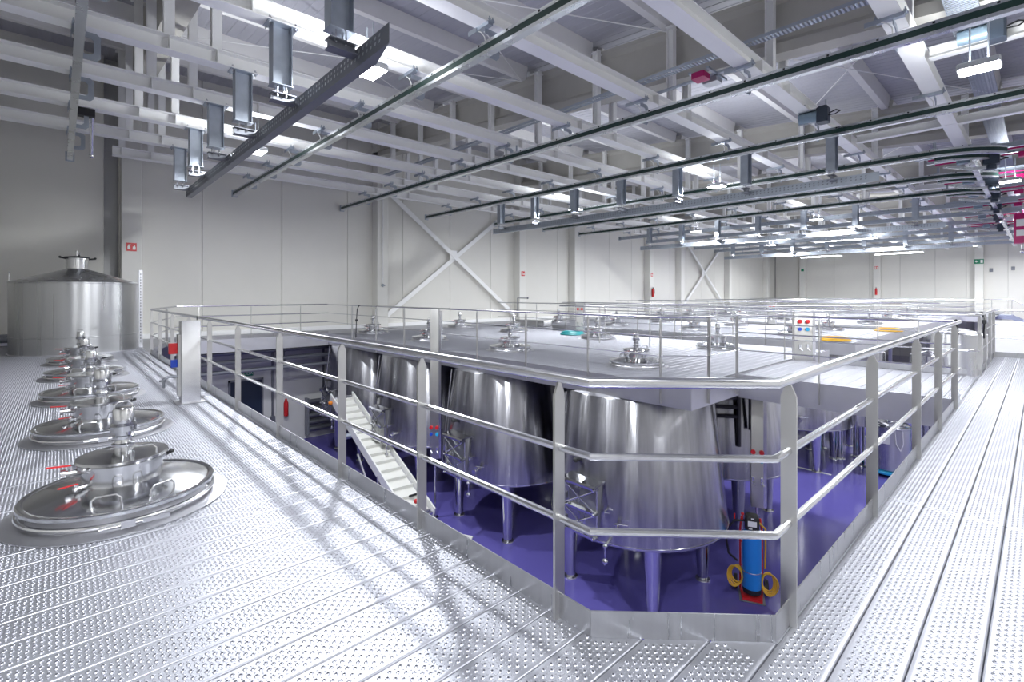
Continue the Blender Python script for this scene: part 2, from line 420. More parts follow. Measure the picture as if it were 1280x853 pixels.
# walkway strip along the left wall
dw = thing('perforated_walkway', 'narrow metal walkway along the left wall behind the railing', 'walkway', (-19, 0, 0))
for k in range(0, 10):
    x = -18.0 - PW * k
    for ys in (LD + .01, LD + 3.68, LD + 7.35, LD + 11.02, LD + 14.69, LD + 18.36, LD + 22.03):
        inst(m_far, 'deck_plank', dw, (x + 19, ys, 0))
# wedge of deck in front of the wall walkway
xw = [(-14.85, 1.62), (-17.9, 1.62), (-17.9, 2.45)]
MB().prism([(x + 19, y, -.04) for x, y in reversed(xw)], (0, 0, .04)).build('corner_plate', 'deck', dw)
# crosswalk between the two pits
dc = thing('crosswalk', 'perforated metal crosswalk joining the right walkway to the raised tank platform', 'walkway', (-2.3, 9.1, 0))
k = 1
while pxc(k) - PW / 2 > -3.76:
    inst(m_290, 'deck_plank', dc, (pxc(k) + 2.3, .02, 0)); k += 1
MB().box(-1.45, -.01, -.42, 1.54, .0, .004).build('fascia', 'fascia', dc)
MB().box(-1.45, 2.745, -.42, 1.54, 2.755, .004).build('fascia', 'fascia', dc)
# edge beams under the two walkways (pit side)
MB().box(-14.85 + 8, 1.625, -.40, -1.31 + 8, 1.645, -.05).build('edge_beam', 'fascia', dl)
MB().box(-.775 - .5, 2.22, -.40, -.757 - .5, 9.08, -.05).build('edge_beam', 'fascia', dr)
MB().box(-.772 - .5, 2.20, -.045, -.7475 - .5, 9.08, -.001).build('edge_trim', 'deck', dr)
MB().box(-.772 - .5, 11.86, -.045, -.7475 - .5, 16.05, -.001).build('edge_trim', 'deck', dr)
MB().box(-.775 - .5, 11.9, -.40, -.757 - .5, 16.05, -.05).build('edge_beam', 'fascia', dr)
MB().box(-.757 - .5, 16.10, -.40, 1.7, 16.12, .004).build('edge_beam', 'fascia', dr)
MB().box(-17.905 + 19, 2.5, -.42, -17.895 + 19, 7.29, .003).build('edge_beam', 'fascia', dw)
for yy in (-1.5, -4.3):
    MB().box(-11.5, yy, -.30, 7.2, yy + .12, -.041).build('joist', 'fascia', dl)
for xx in (-14, -9.5, -5, -.4):
    for yy in (-1.44,):
        MB().box(xx + 8 - .08, yy - .08, FZ, xx + 8 + .08, yy + .08, -.3).build('support_column', 'fascia', dl)
for yy in (2.9, 6.5, 12.5, 15.5):
    MB().box(-1.2, yy, -.30, 1.6, yy + .12, -.041).build('joist', 'fascia', dr)
    MB().box(.9, yy - .02, FZ, 1.06, yy + .14, -.3).build('support_column', 'fascia', dr)

# ---------------------------------------------------------------- guard rails
def flat_post(h, zb, wid=.064, th=.012):
    b = MB(); w2 = wid / 2
    poly = [(-th / 2, -w2, zb), (-th / 2, w2, zb), (-th / 2, w2, h - .055), (-th / 2, .008, h), (-th / 2, -.008, h), (-th / 2, -w2, h - .055)]
    return b.prism(list(reversed(poly)), (th, 0, 0)).mesh('post', 'post')   # normal along local x, width along y
def guard_rail(label, pts, posts, toe=True, zb=0, group=None, closed_ends=True, lo=(.45, .77), post_w=.064, tr=.024, mr=.0165, n=14):
    t = thing('guard_rail', label, 'railing', (pts[0][0], pts[0][1], 0), 0, group)
    ox, oy = pts[0][0], pts[0][1]; P = [(p[0] - ox, p[1] - oy) for p in pts]
    MB().pipe([(x, y, 1.085) for x, y in P], tr, n).build('handrail', 'tube', t)
    for z in lo: MB().pipe([(x, y, z) for x, y in P], mr, max(8, n - 4)).build('mid_rail', 'tube', t)
    pm = flat_post(1.065, zb, post_w)
    for x, y, a in posts: inst(pm, 'post', t, (x - ox, y - oy, 0), a)
    if toe:
        for p, q in zip(P[:-1], P[1:]):
            p, q = Vector((*p, 0)), Vector((*q, 0)); d = (q - p).normalized(); nn = Vector((-d.y, d.x, 0)) * .003
            MB().obox((p + q) / 2 + Vector((0, 0, .060)), (q - p) / 2, nn, (0, 0, .056)).build('toe_board', 'toe', t)
    return t
def run(p, q, n0, step=None):
    return None
H_ = math.pi / 2
lx = [-1.48, -2.62, -3.79, -5.3, -6.89, -8.48, -10.09, -11.78, -13.42, -14.78]
ry = [2.36, 3.92, 5.6, 6.95, 8.4]
PR = [(-17.9, 7.3), (-17.9, 2.6), (-14.85, 1.656), (-1.30, 1.656), (-.756, 2.20), (-.756, 9.0)]
posts = [(x, 1.656, 0) for x in lx] + [(-.756, y, H_) for y in ry] + [(-17.9, y, H_) for y in (3.2, 4.7, 6.3)] + [(-16.6, 2.2, -.3)]
guard_rail('stainless guard rail in the foreground, wrapping round the near pit with its chamfered corner', PR, posts)
# platform 1 railing, crosswalk railings, second pit railing, end railing
px1 = [-15.78, -14.08, -12.39, -10.7, -9.06, -7.41, -5.75, -4.25]
guard_rail('stainless guard rail along the near edge of the first tank platform, turning onto the crosswalk',
           [(-17.85, 7.25), (-4.2, 7.25), (-3.72, 7.73), (-3.72, 9.05), (-.80, 9.05)],
           [(x, 7.25, 0) for x in px1] + [(-3.72, 7.85, H_), (-3.72, 8.95, H_), (-2.45, 9.05, 0), (-1.2, 9.05, 0)], toe=False, zb=-.34, post_w=.05, tr=.02, mr=.011)
guard_rail('guard rail round the second pit beyond the crosswalk on the right',
           [(-10.6, 11.9), (-.9, 11.9), (-.757, 12.04), (-.757, 16.0)],
           [(x, 11.9, 0) for x in (-9.0, -7.3, -5.6, -3.9, -2.2)] + [(-.757, y, H_) for y in (12.15, 13.4, 14.7, 15.9)], toe=False, post_w=.055, tr=.022, mr=.014)
MB().box(-3.0, 11.895, .004, -.9, 11.905, .116).build('toe_plate', 'toe', bpy.data.objects['guard_rail.002'], (10.6, -11.9, 0))
MB().obox((-.757, 14.02, .06), (.003, 0, 0), (0, 1.98, 0), (0, 0, .056)).build('toe_plate', 'toe', bpy.data.objects['guard_rail.002'], (10.6, -11.9, 0))
guard_rail('guard rail with tall white toe plate closing the far end of the right walkway',
           [(-.757, 16.06), (1.6, 16.06)], [(-.1, 16.06, 0), (.9, 16.06, 0)], toe=True, post_w=.03, tr=.016, mr=.012)

# ---------------------------------------------------------------- raised platforms
def platform(label, y0, x0=-17.9, x1=-3.75, depth=7.4, fine=True, rail=True, ordn=''):
    t = thing('tank_platform', label, 'platform', (x0, y0, 0))
    me = m_400 if fine else m_far
    k = 0
    while x0 + PW * (k + 1) <= x1 + .01:
        for j in (0, 1): inst(me, 'deck_plank', t, (PW * (k + .5), .02 + j * 3.68, 0))
        k += 1
    W = x1 - x0; z0, z1 = -.38, .004
    MB().box(0, -.006, z0, W, .006, z1).build('fascia', 'fascia', t)
    MB().box(0, depth - .006, z0, W, depth + .006, z1).build('fascia', 'fascia', t)
    MB().box(W - .006, .006, z0, W + .006, depth - .006, z1).build('fascia', 'fascia', t)
    MB().box(-.006, .006, z0, .006, depth - .006, z1).build('fascia', 'fascia', t)
    for yy in (.1, 3.66, 7.15):
        MB().box(.02, yy, -.26, W - .02, yy + .12, -.042).build('joist', 'fascia', t)
    for xx in (3.6, 7.3, 11.0):
        MB().box(xx - .09, 3.62, FZ, xx + .09, 3.80, -.27).build('support_column', 'fascia', t)
    return t
platform('perforated tank platform nearest the camera, over the front two rows of conical tanks', 7.3)
platform('second perforated tank platform, behind the nearest one', 17.3, fine=True)
platform('third perforated tank platform, further down the hall', 27.3, fine=False)
platform('fourth and farthest perforated tank platform', 37.3, fine=False)
df = thing('added_far_deck', 'distant flat deck added between the last platform and the end wall', 'walkway', (-17.9, 44.75, 0))  # assumed deck, added to keep purple floor bounce off the end wall
mfd = plank_mesh('deck_plank', 12.7, fine=False)
for k in range(80): inst(mfd, 'deck_plank', df, (PW * (k + .5), .02, 0))
MB().box(0, -.006, -.38, 15.84, .006, .002).build('fascia', 'fascia', df)
def plain_posts(x0, x1, y, n): return [(x0 + (x1 - x0) * (i + .5) / n, y, 0) for i in range(n)]
def long_rail(label, y, x0, x1, n):
    guard_rail(label, [(x0, y), (x1, y)], plain_posts(x0, x1, y, n), toe=False, zb=-.3, post_w=.045, tr=.02, mr=.011, n=10)
long_rail('thin guard rail on the back edge of the nearest tank platform', 14.76, -16.9, -3.8, 8)
long_rail('thin guard rail on the front edge of the second tank platform', 17.24, -15.2, -3.8, 7)
long_rail('thin guard rail on the back edge of the second tank platform', 24.76, -17.5, -3.8, 8)
long_rail('thin guard rail on the front edge of the third tank platform', 27.24, -17.5, -2.9, 8)
long_rail('thin guard rail on the back edge of the third tank platform', 34.76, -17.5, -2.7, 8)
long_rail('thin guard rail on the front edge of the farthest tank platform', 37.24, -17.5, -2.5, 8)
long_rail('thin guard rail on the back edge of the farthest tank platform', 44.76, -17.5, -2.6, 8)
long_rail('farthest guard rail in front of the end wall', 50.0, -18.5, -2.4, 9)

# ---------------------------------------------------------------- hatches and tanks
def u_handle(b, c, d, up, w=.16, h=.07, r=.007):
    c, d, up = Vector(c), Vector(d).normalized(), Vector(up).normalized()
    k = .025
    b.pipe([c - d * w / 2, c - d * w / 2 + up * (h - k), c - d * (w / 2 - k) + up * h, c + d * (w / 2 - k) + up * h, c + d * w / 2 + up * (h - k), c + d * w / 2], r, 8)
    return b
def hatch_parts(t, zs, rich=True):
    """round hatch on the deck; zs = deck height in the thing's own space"""
    n = 56 if rich else 32
    MB().lathe([(.49, zs + .004), (.625, zs + .004), (.625, zs + .010), (.49, zs + .012)], n).build('base_collar', 'fascia', t)
    MB().lathe([(.49, zs - .06), (.495, zs + .10), (.46, zs + .10)], n).build('tank_neck', 'fascia', t)
    cl = MB(); rr = .014
    cl.lathe([(.535 + rr * math.cos(a), zs + .055 + rr * math.sin(a)) for a in [2 * math.pi * i / 8 for i in range(9)]], n)
    cl = cl.build('clamp_ring', 'tube', t)
    a = MB(); ang = math.radians(-2)
    dx, dy = math.cos(ang), math.sin(ang); tx, ty = -dy, dx
    a.obox((.565 * dx, .565 * dy, zs + .055), (tx * .035, ty * .035, 0), (dx * .018, dy * .018, 0), (0, 0, .022))
    a.tube((.565 * dx - tx * .14, .565 * dy - ty * .14, zs + .055), (.565 * dx + tx * .1, .565 * dy + ty * .1, zs + .055), .009, 8)
    a.obox((.58 * dx + tx * .14, .58 * dy + ty * .14, zs + .055), (tx * .07, ty * .07, 0), (dx * .006, dy * .006, 0), (0, 0, .014))
    a.build('clamp_lever', 'tube', cl)
    lid = MB().lathe([(.50, zs + .10), (.535, zs + .098), (.54, zs + .103), (.54, zs + .122), (.532, zs + .128), (.515, zs + .128), (.50, zs + .123), (.24, zs + .180), (.10, zs + .186)], n).build('lid', 'mirror', t, ang=22)
    for ang in (-16, 25, 165) if rich else (-16,):
        q = math.radians(ang); c = (.42 * math.cos(q), .42 * math.sin(q), zs + .136)
        u_handle(MB(), c, (-math.sin(q), math.cos(q), 0), (0, 0, 1), .15, .065).build('handle', 'tube', lid)
    nk = MB().lathe([(.225, zs + .165), (.225, zs + .30), (.255, zs + .305), (.255, zs + .322), (.225, zs + .322)], 40 if rich else 24).build('manway_neck', 'mirror', t)
    l2 = MB().lathe([(.20, zs + .322), (.258, zs + .324), (.262, zs + .335), (.255, zs + .348), (.245, zs + .347), (.09, zs + .370), (0.0, zs + .372)], 40 if rich else 24).build('manway_lid', 'mirror', t, ang=22)
    u_handle(MB(), (.13, .10, zs + .352), (.4, 1, 0), (0, 0, 1), .15, .06).build('handle', 'tube', l2)
    v = MB().lathe([(.052, zs + .36), (.052, zs + .40), (.068, zs + .405), (.068, zs + .42), (.052, zs + .425), (.046, zs + .44), (.046, zs + .455), (.062, zs + .46), (.062, zs + .472), (.046, zs + .478), (.046, zs + .50), (.075, zs + .508), (.078, zs + .545), (.070, zs + .555), (.062, zs + .565), (.062, zs + .655), (.055, zs + .668), (0, zs + .67)], 24).build('pressure_valve', 'mirror', t, ang=30)
    if rich: u_handle(MB(), (0, 0, zs + .66), (.3, 1, 0), (0, 0, 1), .10, .05, .004).build('wire_handle', 'tube', v)
    tp = MB().tube((-.04, -.215, zs + .26), (-.05, -.30, zs + .26), .022, 10).tube((-.05, -.27, zs + .24), (-.05, -.27, zs + .31), .020, 10).tube((-.05, -.30, zs + .26), (-.05, -.325, zs + .26), .032, 12).build('tap', 'tube', t)
    tag(MB().obox((-.05, -.335, zs + .315), (.008, 0, 0), (0, .062, -.005), (0, 0, .004)).build('lever', 'red', tp), 'red lever')
    if rich:
        tp = MB().tube((.10, -.20, zs + .20), (.125, -.265, zs + .195), .016, 10).tube((.12, -.25, zs + .18), (.12, -.25, zs + .225), .014, 10).build('tap', 'tube', t)
        tag(MB().obox((.135, -.29, zs + .227), (.018, -.046, 0), (.006, .005, 0), (0, 0, .003)).build('lever', 'red', tp), 'red lever')
        for q in (75, 190, 310):
            q = math.radians(q)
            MB().tube((.245 * math.cos(q), .245 * math.sin(q), zs + .30), (.272 * math.cos(q), .272 * math.sin(q), zs + .318), .010, 8).ball((.278 * math.cos(q), .278 * math.sin(q), zs + .322), .017, 8, 6).build('clamp_knob', 'black' if q < 2 else 'tube', t)
h0 = thing('tank_hatch', '', 'hatch', (-4.37, .33, 0), 0, 'tank hatches in the left deck')
hatch_parts(h0, 0)
hl = ['round polished tank hatch nearest the camera in the left deck', 'second round tank hatch from the camera in the left deck row',
      'middle of the five round tank hatches in the left deck', 'fourth round tank hatch from the camera in the left deck row',
      'round tank hatch just in front of the upright cylindrical tank']
h0['label'] = hl[0]
for i in range(1, 5):
    o = copy_tree(h0); o.location = (-4.37 - 2.37 * i, .33, 0); o['label'] = hl[i]

def conical_tank():
    t = thing('conical_tank', '', 'tank', (0, 0, FZ), 0, 'conical steel tanks')
    MB().lathe([(0, 1.30), (.9, 1.33), (1.66, 1.385), (1.715, 1.40), (1.72, 1.43), (1.46, 3.88), (1.445, 3.905), (1.40, 3.92), (.56, 4.10), (.50, 4.12), (.50, 4.19), (0, 4.19)], 96).build('body', 'tank', t, ang=25)
    MB().lathe([(1.716, 1.415), (1.728, 1.42), (1.727, 1.445), (1.715, 1.45)], 96).build('bottom_rim', 'mirror', t)
    for a in (45, 135, 225, 315):
        q = math.radians(a); x, y = 1.33 * math.cos(q), 1.33 * math.sin(q)
        lg = MB().lathe([(.175, 1.40), (.165, 1.36), (.100, .06), (.085, .05), (.085, .02), (0, .02)][::-1], 24, (x, y, 0)).build('leg', 'mirror', t)
        MB().lathe([(.0, .03), (.14, .022), (.145, .0)][::-1], 20, (x, y, 0)).build('foot_plate', 'tube', lg)
    # door with braced frame, facing -Y
    yb = -1.63
    d = MB().bbox(-.33, yb - .10, 1.50, .33, yb + .10, 2.42, .02)
    d = d.build('door', 'tank_plain', t)
    fr = MB()
    for z in (1.50, 1.93, 2.36):
        fr.box(-.36, yb - .20, z - .02, .36, yb - .10, z + .02)
        for sx in (-.33, .33): fr.tube((sx, yb - .24, z), (sx, yb - .1, z), .022, 8)
    for z in (1.50, 1.93):
        fr.tube((-.33, yb - .18, z + .03), (.33, yb - .18, z + .40), .014, 6).tube((.33, yb - .19, z + .03), (-.33, yb - .19, z + .40), .014, 6)
    fr.build('brace_frame', 'mirror', d)
    MB().prism([(-.38, yb + .12, 2.46), (-.38, yb - .22, 2.43), (-.38, yb - .24, 2.40), (-.38, yb + .05, 2.42)], (.76, 0, 0)).build('hood', 'mirror', d)
    hg = MB()
    for z in (1.62, 2.05): hg.box(-.42, yb - .16, z - .06, -.36, yb - .06, z + .06).tube((-.39, yb - .12, z - .12), (-.39, yb - .12, z + .12), .02, 8)
    hg.build('hinge', 'tube', d)
    # valves
    def surf(a, z): q = math.radians(a); r = 1.72 - (z - 1.43) * .106; return Vector((r * math.cos(q), r * math.sin(q), z)), Vector((math.cos(q), math.sin(q), 0))
    p, nn = surf(-68, 1.75)
    v = MB().tube(p, p + nn * .20, .03, 12).tube(p + nn * .12 - Vector((0, 0, .06)), p + nn * .12 + Vector((0, 0, .09)), .028, 12).tube(p + nn * .2, p + nn * .22, .05, 14)
    v.tube(p + nn * .12 + Vector((0, 0, .10)), p + nn * .12 + Vector((.19, .09, .10)), .010, 8)
    v.build('outlet_valve', 'mirror', t)
    p, nn = surf(-75, 1.98)
    MB().tube(p, p + nn * .10, .014, 8).tube(p + nn * .10 - Vector((0, 0, .05)), p + nn * .10 + Vector((0, 0, .04)), .012, 8).tube(p + nn * .1, p + nn * .1 + Vector((.09, .04, 0)), .008, 8).build('sample_tap', 'mirror', t)
    p, nn = surf(-73, 1.46)
    v = MB().tube(p, p + nn * .14, .028, 12).ball(p + nn * .15, .045).tube(p + nn * .15, p + nn * .15 - Vector((0, 0, .24)), .012, 8).ball(p + nn * .15 - Vector((0, 0, .26)), .055)
    v.build('drain_valve', 'mirror', t)
    p, nn = surf(-97, 2.72)
    tag(MB().tube(p, p + nn * .08, .04, 10).ball(p + nn * .09, .05, 10, 6).build('sensor', 'black', t), 'black round sensor')
    MB().pipe([surf(-118, 1.5)[0] * 1.0 + Vector((-.03, -.05, 0)), surf(-118, 2.6)[0] + Vector((-.03, -.05, 0)), surf(-118, 3.86)[0] + Vector((-.03, -.05, 0))], .018, 8).build('level_tube', 'tube', t)
    hatch_parts(t, -FZ, True)
    return t
t0 = conical_tank()
r1 = [-5.6, -9.4, -13.2, -17.0]; r2 = [-5.9, -9.9, -13.9, -17.4]
spots = [(x, 8.62, 'front') for x in r1] + [(x, 12.95, 'back') for x in r2]
lb = ['large brushed steel conical tank nearest the camera, under the platform corner', 'brushed conical tank in the front row, second from the right',
      'brushed conical tank in the front row, third from the right, beside the conveyor', 'leftmost conical tank of the front row, next to the conveyor head',
      'dark conical tank with black pipes, directly behind the nearest tank', 'conical tank in the back row of the near platform, second from the right',
      'conical tank in the back row of the near platform, third from the right', 'conical tank in the back row of the near platform, in the far left corner']
tanks = []
for i, (x, y, _) in enumerate(spots):
    o = t0 if i == 0 else copy_tree(t0)
    o.location = (x, y, FZ); o['label'] = lb[i]; tanks.append(o)
i = 0
for y, rn in ((19.0, 'front'), (23.0, 'back')):
    for j, x in enumerate((-5.9, -9.6, -13.4, -17.0)):
        o = copy_tree(t0); o.location = (x, y, FZ)
        o['label'] = 'conical tank under the second platform, %s row, %s from the right' % (rn, ORD[j]); i += 1
# hatches of the farther platforms (tank tops only, nothing of the bodies is in view)
for pn, ys in (('third', (29.0, 33.0)), ('farthest', (39.0, 43.0))):
    for y, rn in zip(ys, ('front', 'back')):
        for j, x in enumerate((-5.7, -9.6, -13.4, -17.0)):
            o = copy_tree(h0); o.location = (x, y, 0); o['group'] = 'hatches on the far platforms'
            o['label'] = 'small distant hatch on the %s platform, %s row, %s from the right' % (pn, rn, ORD[j])
# black insulated pipes on the tank behind the nearest one
pp = tanks[4]
q = math.radians(-55); N_ = Vector((math.cos(q), math.sin(q), 0)); T_ = Vector((-math.sin(q), math.cos(q), 0))
def onp(u, z): return N_ * 1.66 + T_ * u + Vector((0, 0, z))
for j, z in enumerate((3.55, 3.33, 3.11, 2.89)):
    a = MB()
    if j == 0: a.pipe([onp(-.6, z), onp(.22, z), onp(.36, z - .05), onp(.42, z - .2), onp(.42, z - .95)], .05, 10)
    else: a.pipe([onp(-.6, z), onp(.12, z)], .045, 10)
    a.build('insulated_pipe', 'dark_pipe', pp)
MB().pipe([onp(.16, 3.36), onp(.16, 2.2)], .055, 12).build('insulated_pipe', 'dark_pipe', pp)

# ---------------------------------------------------------------- upright tank on the left deck
t = thing('upright_tank', 'large upright cylindrical steel tank with conical lid standing at the left wall', 'tank', (-16.95, .33, 0))
MB().lathe([(1.25, -.04), (1.25, .40), (1.256, .405), (1.256, .425), (1.25, .43), (1.25, 1.72), (1.262, 1.73), (1.262, 1.755), (1.235, 1.775), (.24, 2.10), (.21, 2.12)], 96).build('body', 'tank_plain', t, ang=18)
nk = MB().lathe([(.215, 2.08), (.215, 2.36), (.25, 2.365), (.25, 2.385), (.215, 2.385)], 40).build('neck', 'mirror', t)
l = MB().lathe([(.15, 2.385), (.255, 2.39), (.26, 2.41), (.24, 2.425), (.0, 2.455)], 40).build('lid', 'dark_pipe', t)
tag(l, 'dark rimmed lid')
MB().tube((0, 0, 2.45), (0, 0, 2.58), .035, 12).tube((0, .05, 2.45), (.02, .05, 2.55), .02, 8).build('vent_stub', 'mirror', l)
for a in (-60, 100):
    q = math.radians(a + 0); c = Vector((math.cos(q), math.sin(q), 0))
    MB().tube(c * .24 + Vector((0, 0, 2.37)), c * .36 + Vector((0, 0, 2.39)), .02, 8).ball(c * .37 + Vector((0, 0, 2.40)), .03, 8, 6).build('clamp_knob', 'black', nk)
MB().tube((.1, -1.22, 1.75), (.1, -1.22, 1.95), .008, 6).ball((.1, -1.22, 1.98), .022, 8, 6).build('level_gauge_tip', 'tube', t)
lc = MB().box(.02, 1.275, -.0, .09, 1.36, 2.12).build('level_channel', 'fascia', t)
sl = MB()
for k in range(24): sl.box(.088, 1.305, .15 + k * .08, .094, 1.325, .19 + k * .08)
tag(sl.build('scale_marks', 'dark_pipe', lc), kind='stuff')
MB().lathe([(1.252, -.0), (1.29, .0), (1.29, .02), (1.252, .02)], 64).build('base_ring', 'fascia', t)
# insulated pipe lying at the wall foot behind the tank
tag(MB().tube((-19.6, -5.2, .22), (-19.6, -.9, .22), .12, 16).build('wall_pipe', 'grey_pl'), 'thick grey pipe lying at the foot of the left wall behind the upright tank', 'pipe')

# ---------------------------------------------------------------- service columns
def service_column(name, label, loc, h, wx=.20, wy=.20, rot=0, low=0, btn=True):
    t = thing(name, label, 'control column', loc, rot)
    MB().bbox(-wx / 2, -wy / 2, -low, wx / 2, wy / 2, h, .008).build('body', 'fascia', t)
    return t
def buttons(t, y, z, sx=1, faces='-y', hose=True):
    for dx in (-.075, .075):
        tag(MB().tube((dx, y, z), (dx, y - .05, z), .045, 14).build('socket', 'red', t), 'red power socket')
    tag(MB().tube((-.075, y, z - .17), (-.075, y - .04, z - .17), .04, 14).build('socket', 'blue_btn', t), 'dark blue socket')
    tag(MB().tube((.075, y, z - .17), (.075, y - .04, z - .17), .04, 14).build('socket', 'cyan', t), 'bright blue socket')
    for dx in (-.075, .075):
        MB().box(dx - .02, y - .05, z - .62, dx + .02, y, z - .50).tube((dx, y - .05, z - .58), (dx + .04, y - .09, z - .64), .015, 8).build('tap', 'tube', t)
# on the left deck beside the foreground rail
t = thing('service_column', 'pale steel service column standing on the left deck by the foreground rail', 'control column', (-7.85, 1.30, 0), .0)
MB().bbox(-.10, -.11, .012, .10, .11, 1.10, .006).build('body', 'tube', t)
MB().box(-.17, -.17, .004, .17, .17, .012).build('base_plate', 'fascia', t)
MB().box(-.08, -.14, .10, .06, -.111, .92).build('side_panel', 'post', t)
tag(MB().box(-.10, -.23, .66, -.02, -.14, .80).build('socket', 'red', t), 'red socket box on the side')
tag(MB().box(-.08, -.21, .48, -.02, -.14, .58).build('socket', 'blue_btn', t), 'dark blue socket')
MB().pipe([(-.02, -.14, .36), (-.02, -.24, .36), (-.02, -.29, .33), (-.02, -.29, .22)], .018, 8).tube((-.02, -.27, .31), (-.06, -.33, .31), .014, 8).build('hose_tap', 'galv_dark', t)
def deck_column(label, x, y, low, rot=0, w=.34, d=.2, top=1.12):
    t = thing('service_column', label, 'control column', (x, y, 0), rot)
    MB().bbox(-w / 2, -d / 2, -low, w / 2, d / 2, top, .008).build('body', 'post', t)
    MB().box(w / 2, -d / 2 + .02, -low, w / 2 + .06, d / 2 - .02, top - .05).build('side_duct', 'tube', t)
    return t
t = deck_column('steel service column with two red and two blue sockets on the crosswalk', -3.62, 12.15, .0, math.radians(30), .36)
buttons(t, -.10, .86)
t = deck_column('steel service column at the near platform edge, passing down between the front tanks', -10.62, 7.12, 2.75, math.radians(42), .22, .2, 1.08)
buttons(t, -.10, -1.95)
MB().tube((0, 0, -2.75), (0, 0, FZ + .02), .03, 10).lathe([(.0, FZ + .02), (.09, FZ + .02), (.09, FZ)], 16).build('foot', 'tube', t)
t = deck_column('steel service column with red sockets on the back edge of the near platform', -11.9, 14.5, .0, math.radians(42), .26, .2, 1.12)
buttons(t, -.10, .9)
t = deck_column('dark steel service column hanging below the crosswalk beside the rear tank', -3.85, 10.2, 2.75, math.radians(25), .22, .2, -.45)
buttons(t, -.10, -1.65)
MB().tube((0, 0, -2.75), (0, 0, FZ + .02), .03, 10).lathe([(.0, FZ + .02), (.09, FZ + .02), (.09, FZ)], 16).build('foot', 'tube', t)
t = deck_column('small distant service column with red sockets on the second platform', -8.6, 24.5, .0, math.radians(30), .3, .2, 1.1)
buttons(t, -.10, .9)
t = deck_column('distant service column at the front left of the second platform', -14.4, 17.6, .0, math.radians(30), .3, .2, 1.1)

# ---------------------------------------------------------------- lower level equipment
# inclined conveyor
a = Vector((-16.0, 7.0, -2.05)); b = Vector((-10.4, 6.5, -3.98))
d = (b - a); L = d.length; d.normalize(); sd = Vector((-d.y, d.x, 0)).normalized(); up = sd.cross(d) * -1
if up.z < 0: up = -up
t = thing('inclined_conveyor', 'white inclined cleated conveyor on the purple floor leading up to the leftmost front tank', 'conveyor', a)
wd = .36
MB().obox(d * L / 2, d * L / 2, sd * wd * .82, up * .03).build('belt', 'belt', t)
for sg in (-1, 1):
    MB().obox(d * L / 2 + sd * sg * wd + up * .04, d * (L / 2 + .1), sd * .02, up * .13).build('side_frame', 'white_pl', t)
for k in range(15):
    MB().obox(d * (.25 + k * L / 15.2) + up * .07, d * .012, sd * wd * .8, up * .05).build('cleat', 'belt', t)
for s_ in (0, L): MB().tube(d * s_ - sd * wd, d * s_ + sd * wd, .085, 14).build('drum', 'tube', t)
for k, z in ((1.2, 0), (4.2, 0)):
    c = d * k
    for sg in (-1, 1):
        p = c + sd * sg * (wd + .03); q = Vector((p.x - .5 * (1 if k < 2 else -1) * .3, p.y, FZ - a.z + .02))
        MB().tube(p, q, .03, 8).build('leg', 'tube', t)
MB().tube(d * 3.0 - sd * .5 - up * .1, d * 4.6 - sd * .55 - up * .55, .035, 10).build('tie_strut', 'tube', t)
MB().tube(d * 2.0 + up * -.12 - sd * wd, d * 2.0 + up * -.12 - sd * (wd + .25), .09, 12).build('motor', 'galv', t)
tag(MB().ball(d * (L - .25) + up * .22, .06, 10, 6).build('stop_button', 'red', t), 'red stop button')
tag(MB().ball(d * .2 - sd * .45, .07, 10, 6).build('beacon', 'orange', t), 'orange warning beacon')
tag(MB().pipe([d * (L - .6) + up * .1, d * (L - .4) + up * .3 + sd * .15, d * (L - .1) + up * .25, d * (L) + up * .1 - sd * .1], .03, 8).build('cable', 'black', t), 'black cable')
# pale cover plate lying on the floor
o = MB().prism([(-.42, -.3, 0), (.45, -.25, 0), (.40, .28, 0), (-.3, .32, 0)], (0, 0, .03)).prism([(-.35, -.2, .03), (.2, -.2, .06), (.15, .2, .06), (-.28, .22, .03)], (0, 0, .02)).build('cover_plate', 'white_pl', None, (-9.35, 6.75, FZ + .001), .5)
tag(o, 'pale flat cover plate lying on the purple floor by the conveyor foot', 'plate')
# blue vessel on a red hand truck
t = thing('water_softener', 'tall blue pressure vessel with a black control head strapped on a red hand truck', 'water softener', (-3.73, 9.64, FZ), math.radians(25))
MB().lathe([(0, .13), (.16, .13), (.165, .16), (.165, .22)], 32).build('vessel_base', 'black', t)
MB().lathe([(.165, .22), (.165, 1.16), (.15, 1.25), (.10, 1.31), (.06, 1.33), (0, 1.335)], 32).build('vessel', 'blue', t)
hd = MB().bbox(-.12, -.13, 1.33, .12, .10, 1.58, .03).build('control_head', 'black', t)
MB().box(-.075, -.136, 1.40, .075, -.13, 1.50).build('display', 'white_pl', hd)
MB().box(-.06, -.137, 1.35, .0, -.13, 1.37).box(-.02, -.137, 1.54, .03, -.13, 1.56).build('badge', 'white_pl', hd)
MB().lathe([(.167, .52), (.172, .525), (.172, .535), (.167, .54)], 32).build('strap', 'tube', t)
for sx in (-1, 1):
    MB().pipe([(sx * .19, .19, .05), (sx * .19, .21, 1.2), (sx * .16, .27, 1.42)], .018, 8).build('truck_rail', 'red', t)
MB().box(-.22, -.20, .012, .22, .22, .026).build('toe_plate', 'grey_pl', t)
MB().prism([(-.17, -.18, .03), (.17, -.18, .03), (.2, .16, .03), (-.2, .16, .03)], (0, 0, .04)).build('cradle', 'red', t)
for z in (.5, .95): MB().tube((-.19, .2, z), (.19, .2, z), .014, 8).build('crossbar', 'red', t)
for sx in (-1, 1): MB().tube((sx * .24, .26, .13), (sx * .30, .26, .13), .13, 20).build('wheel', 'black', t)
MB().pipe([(-.12, 0, 1.45), (-.3, -.05, 1.44), (-.42, 0, 1.25), (-.44, .03, 1.0), (-.40, .05, .75), (-.25, .08, .62)], .02, 8).build('hose', 'black', t)
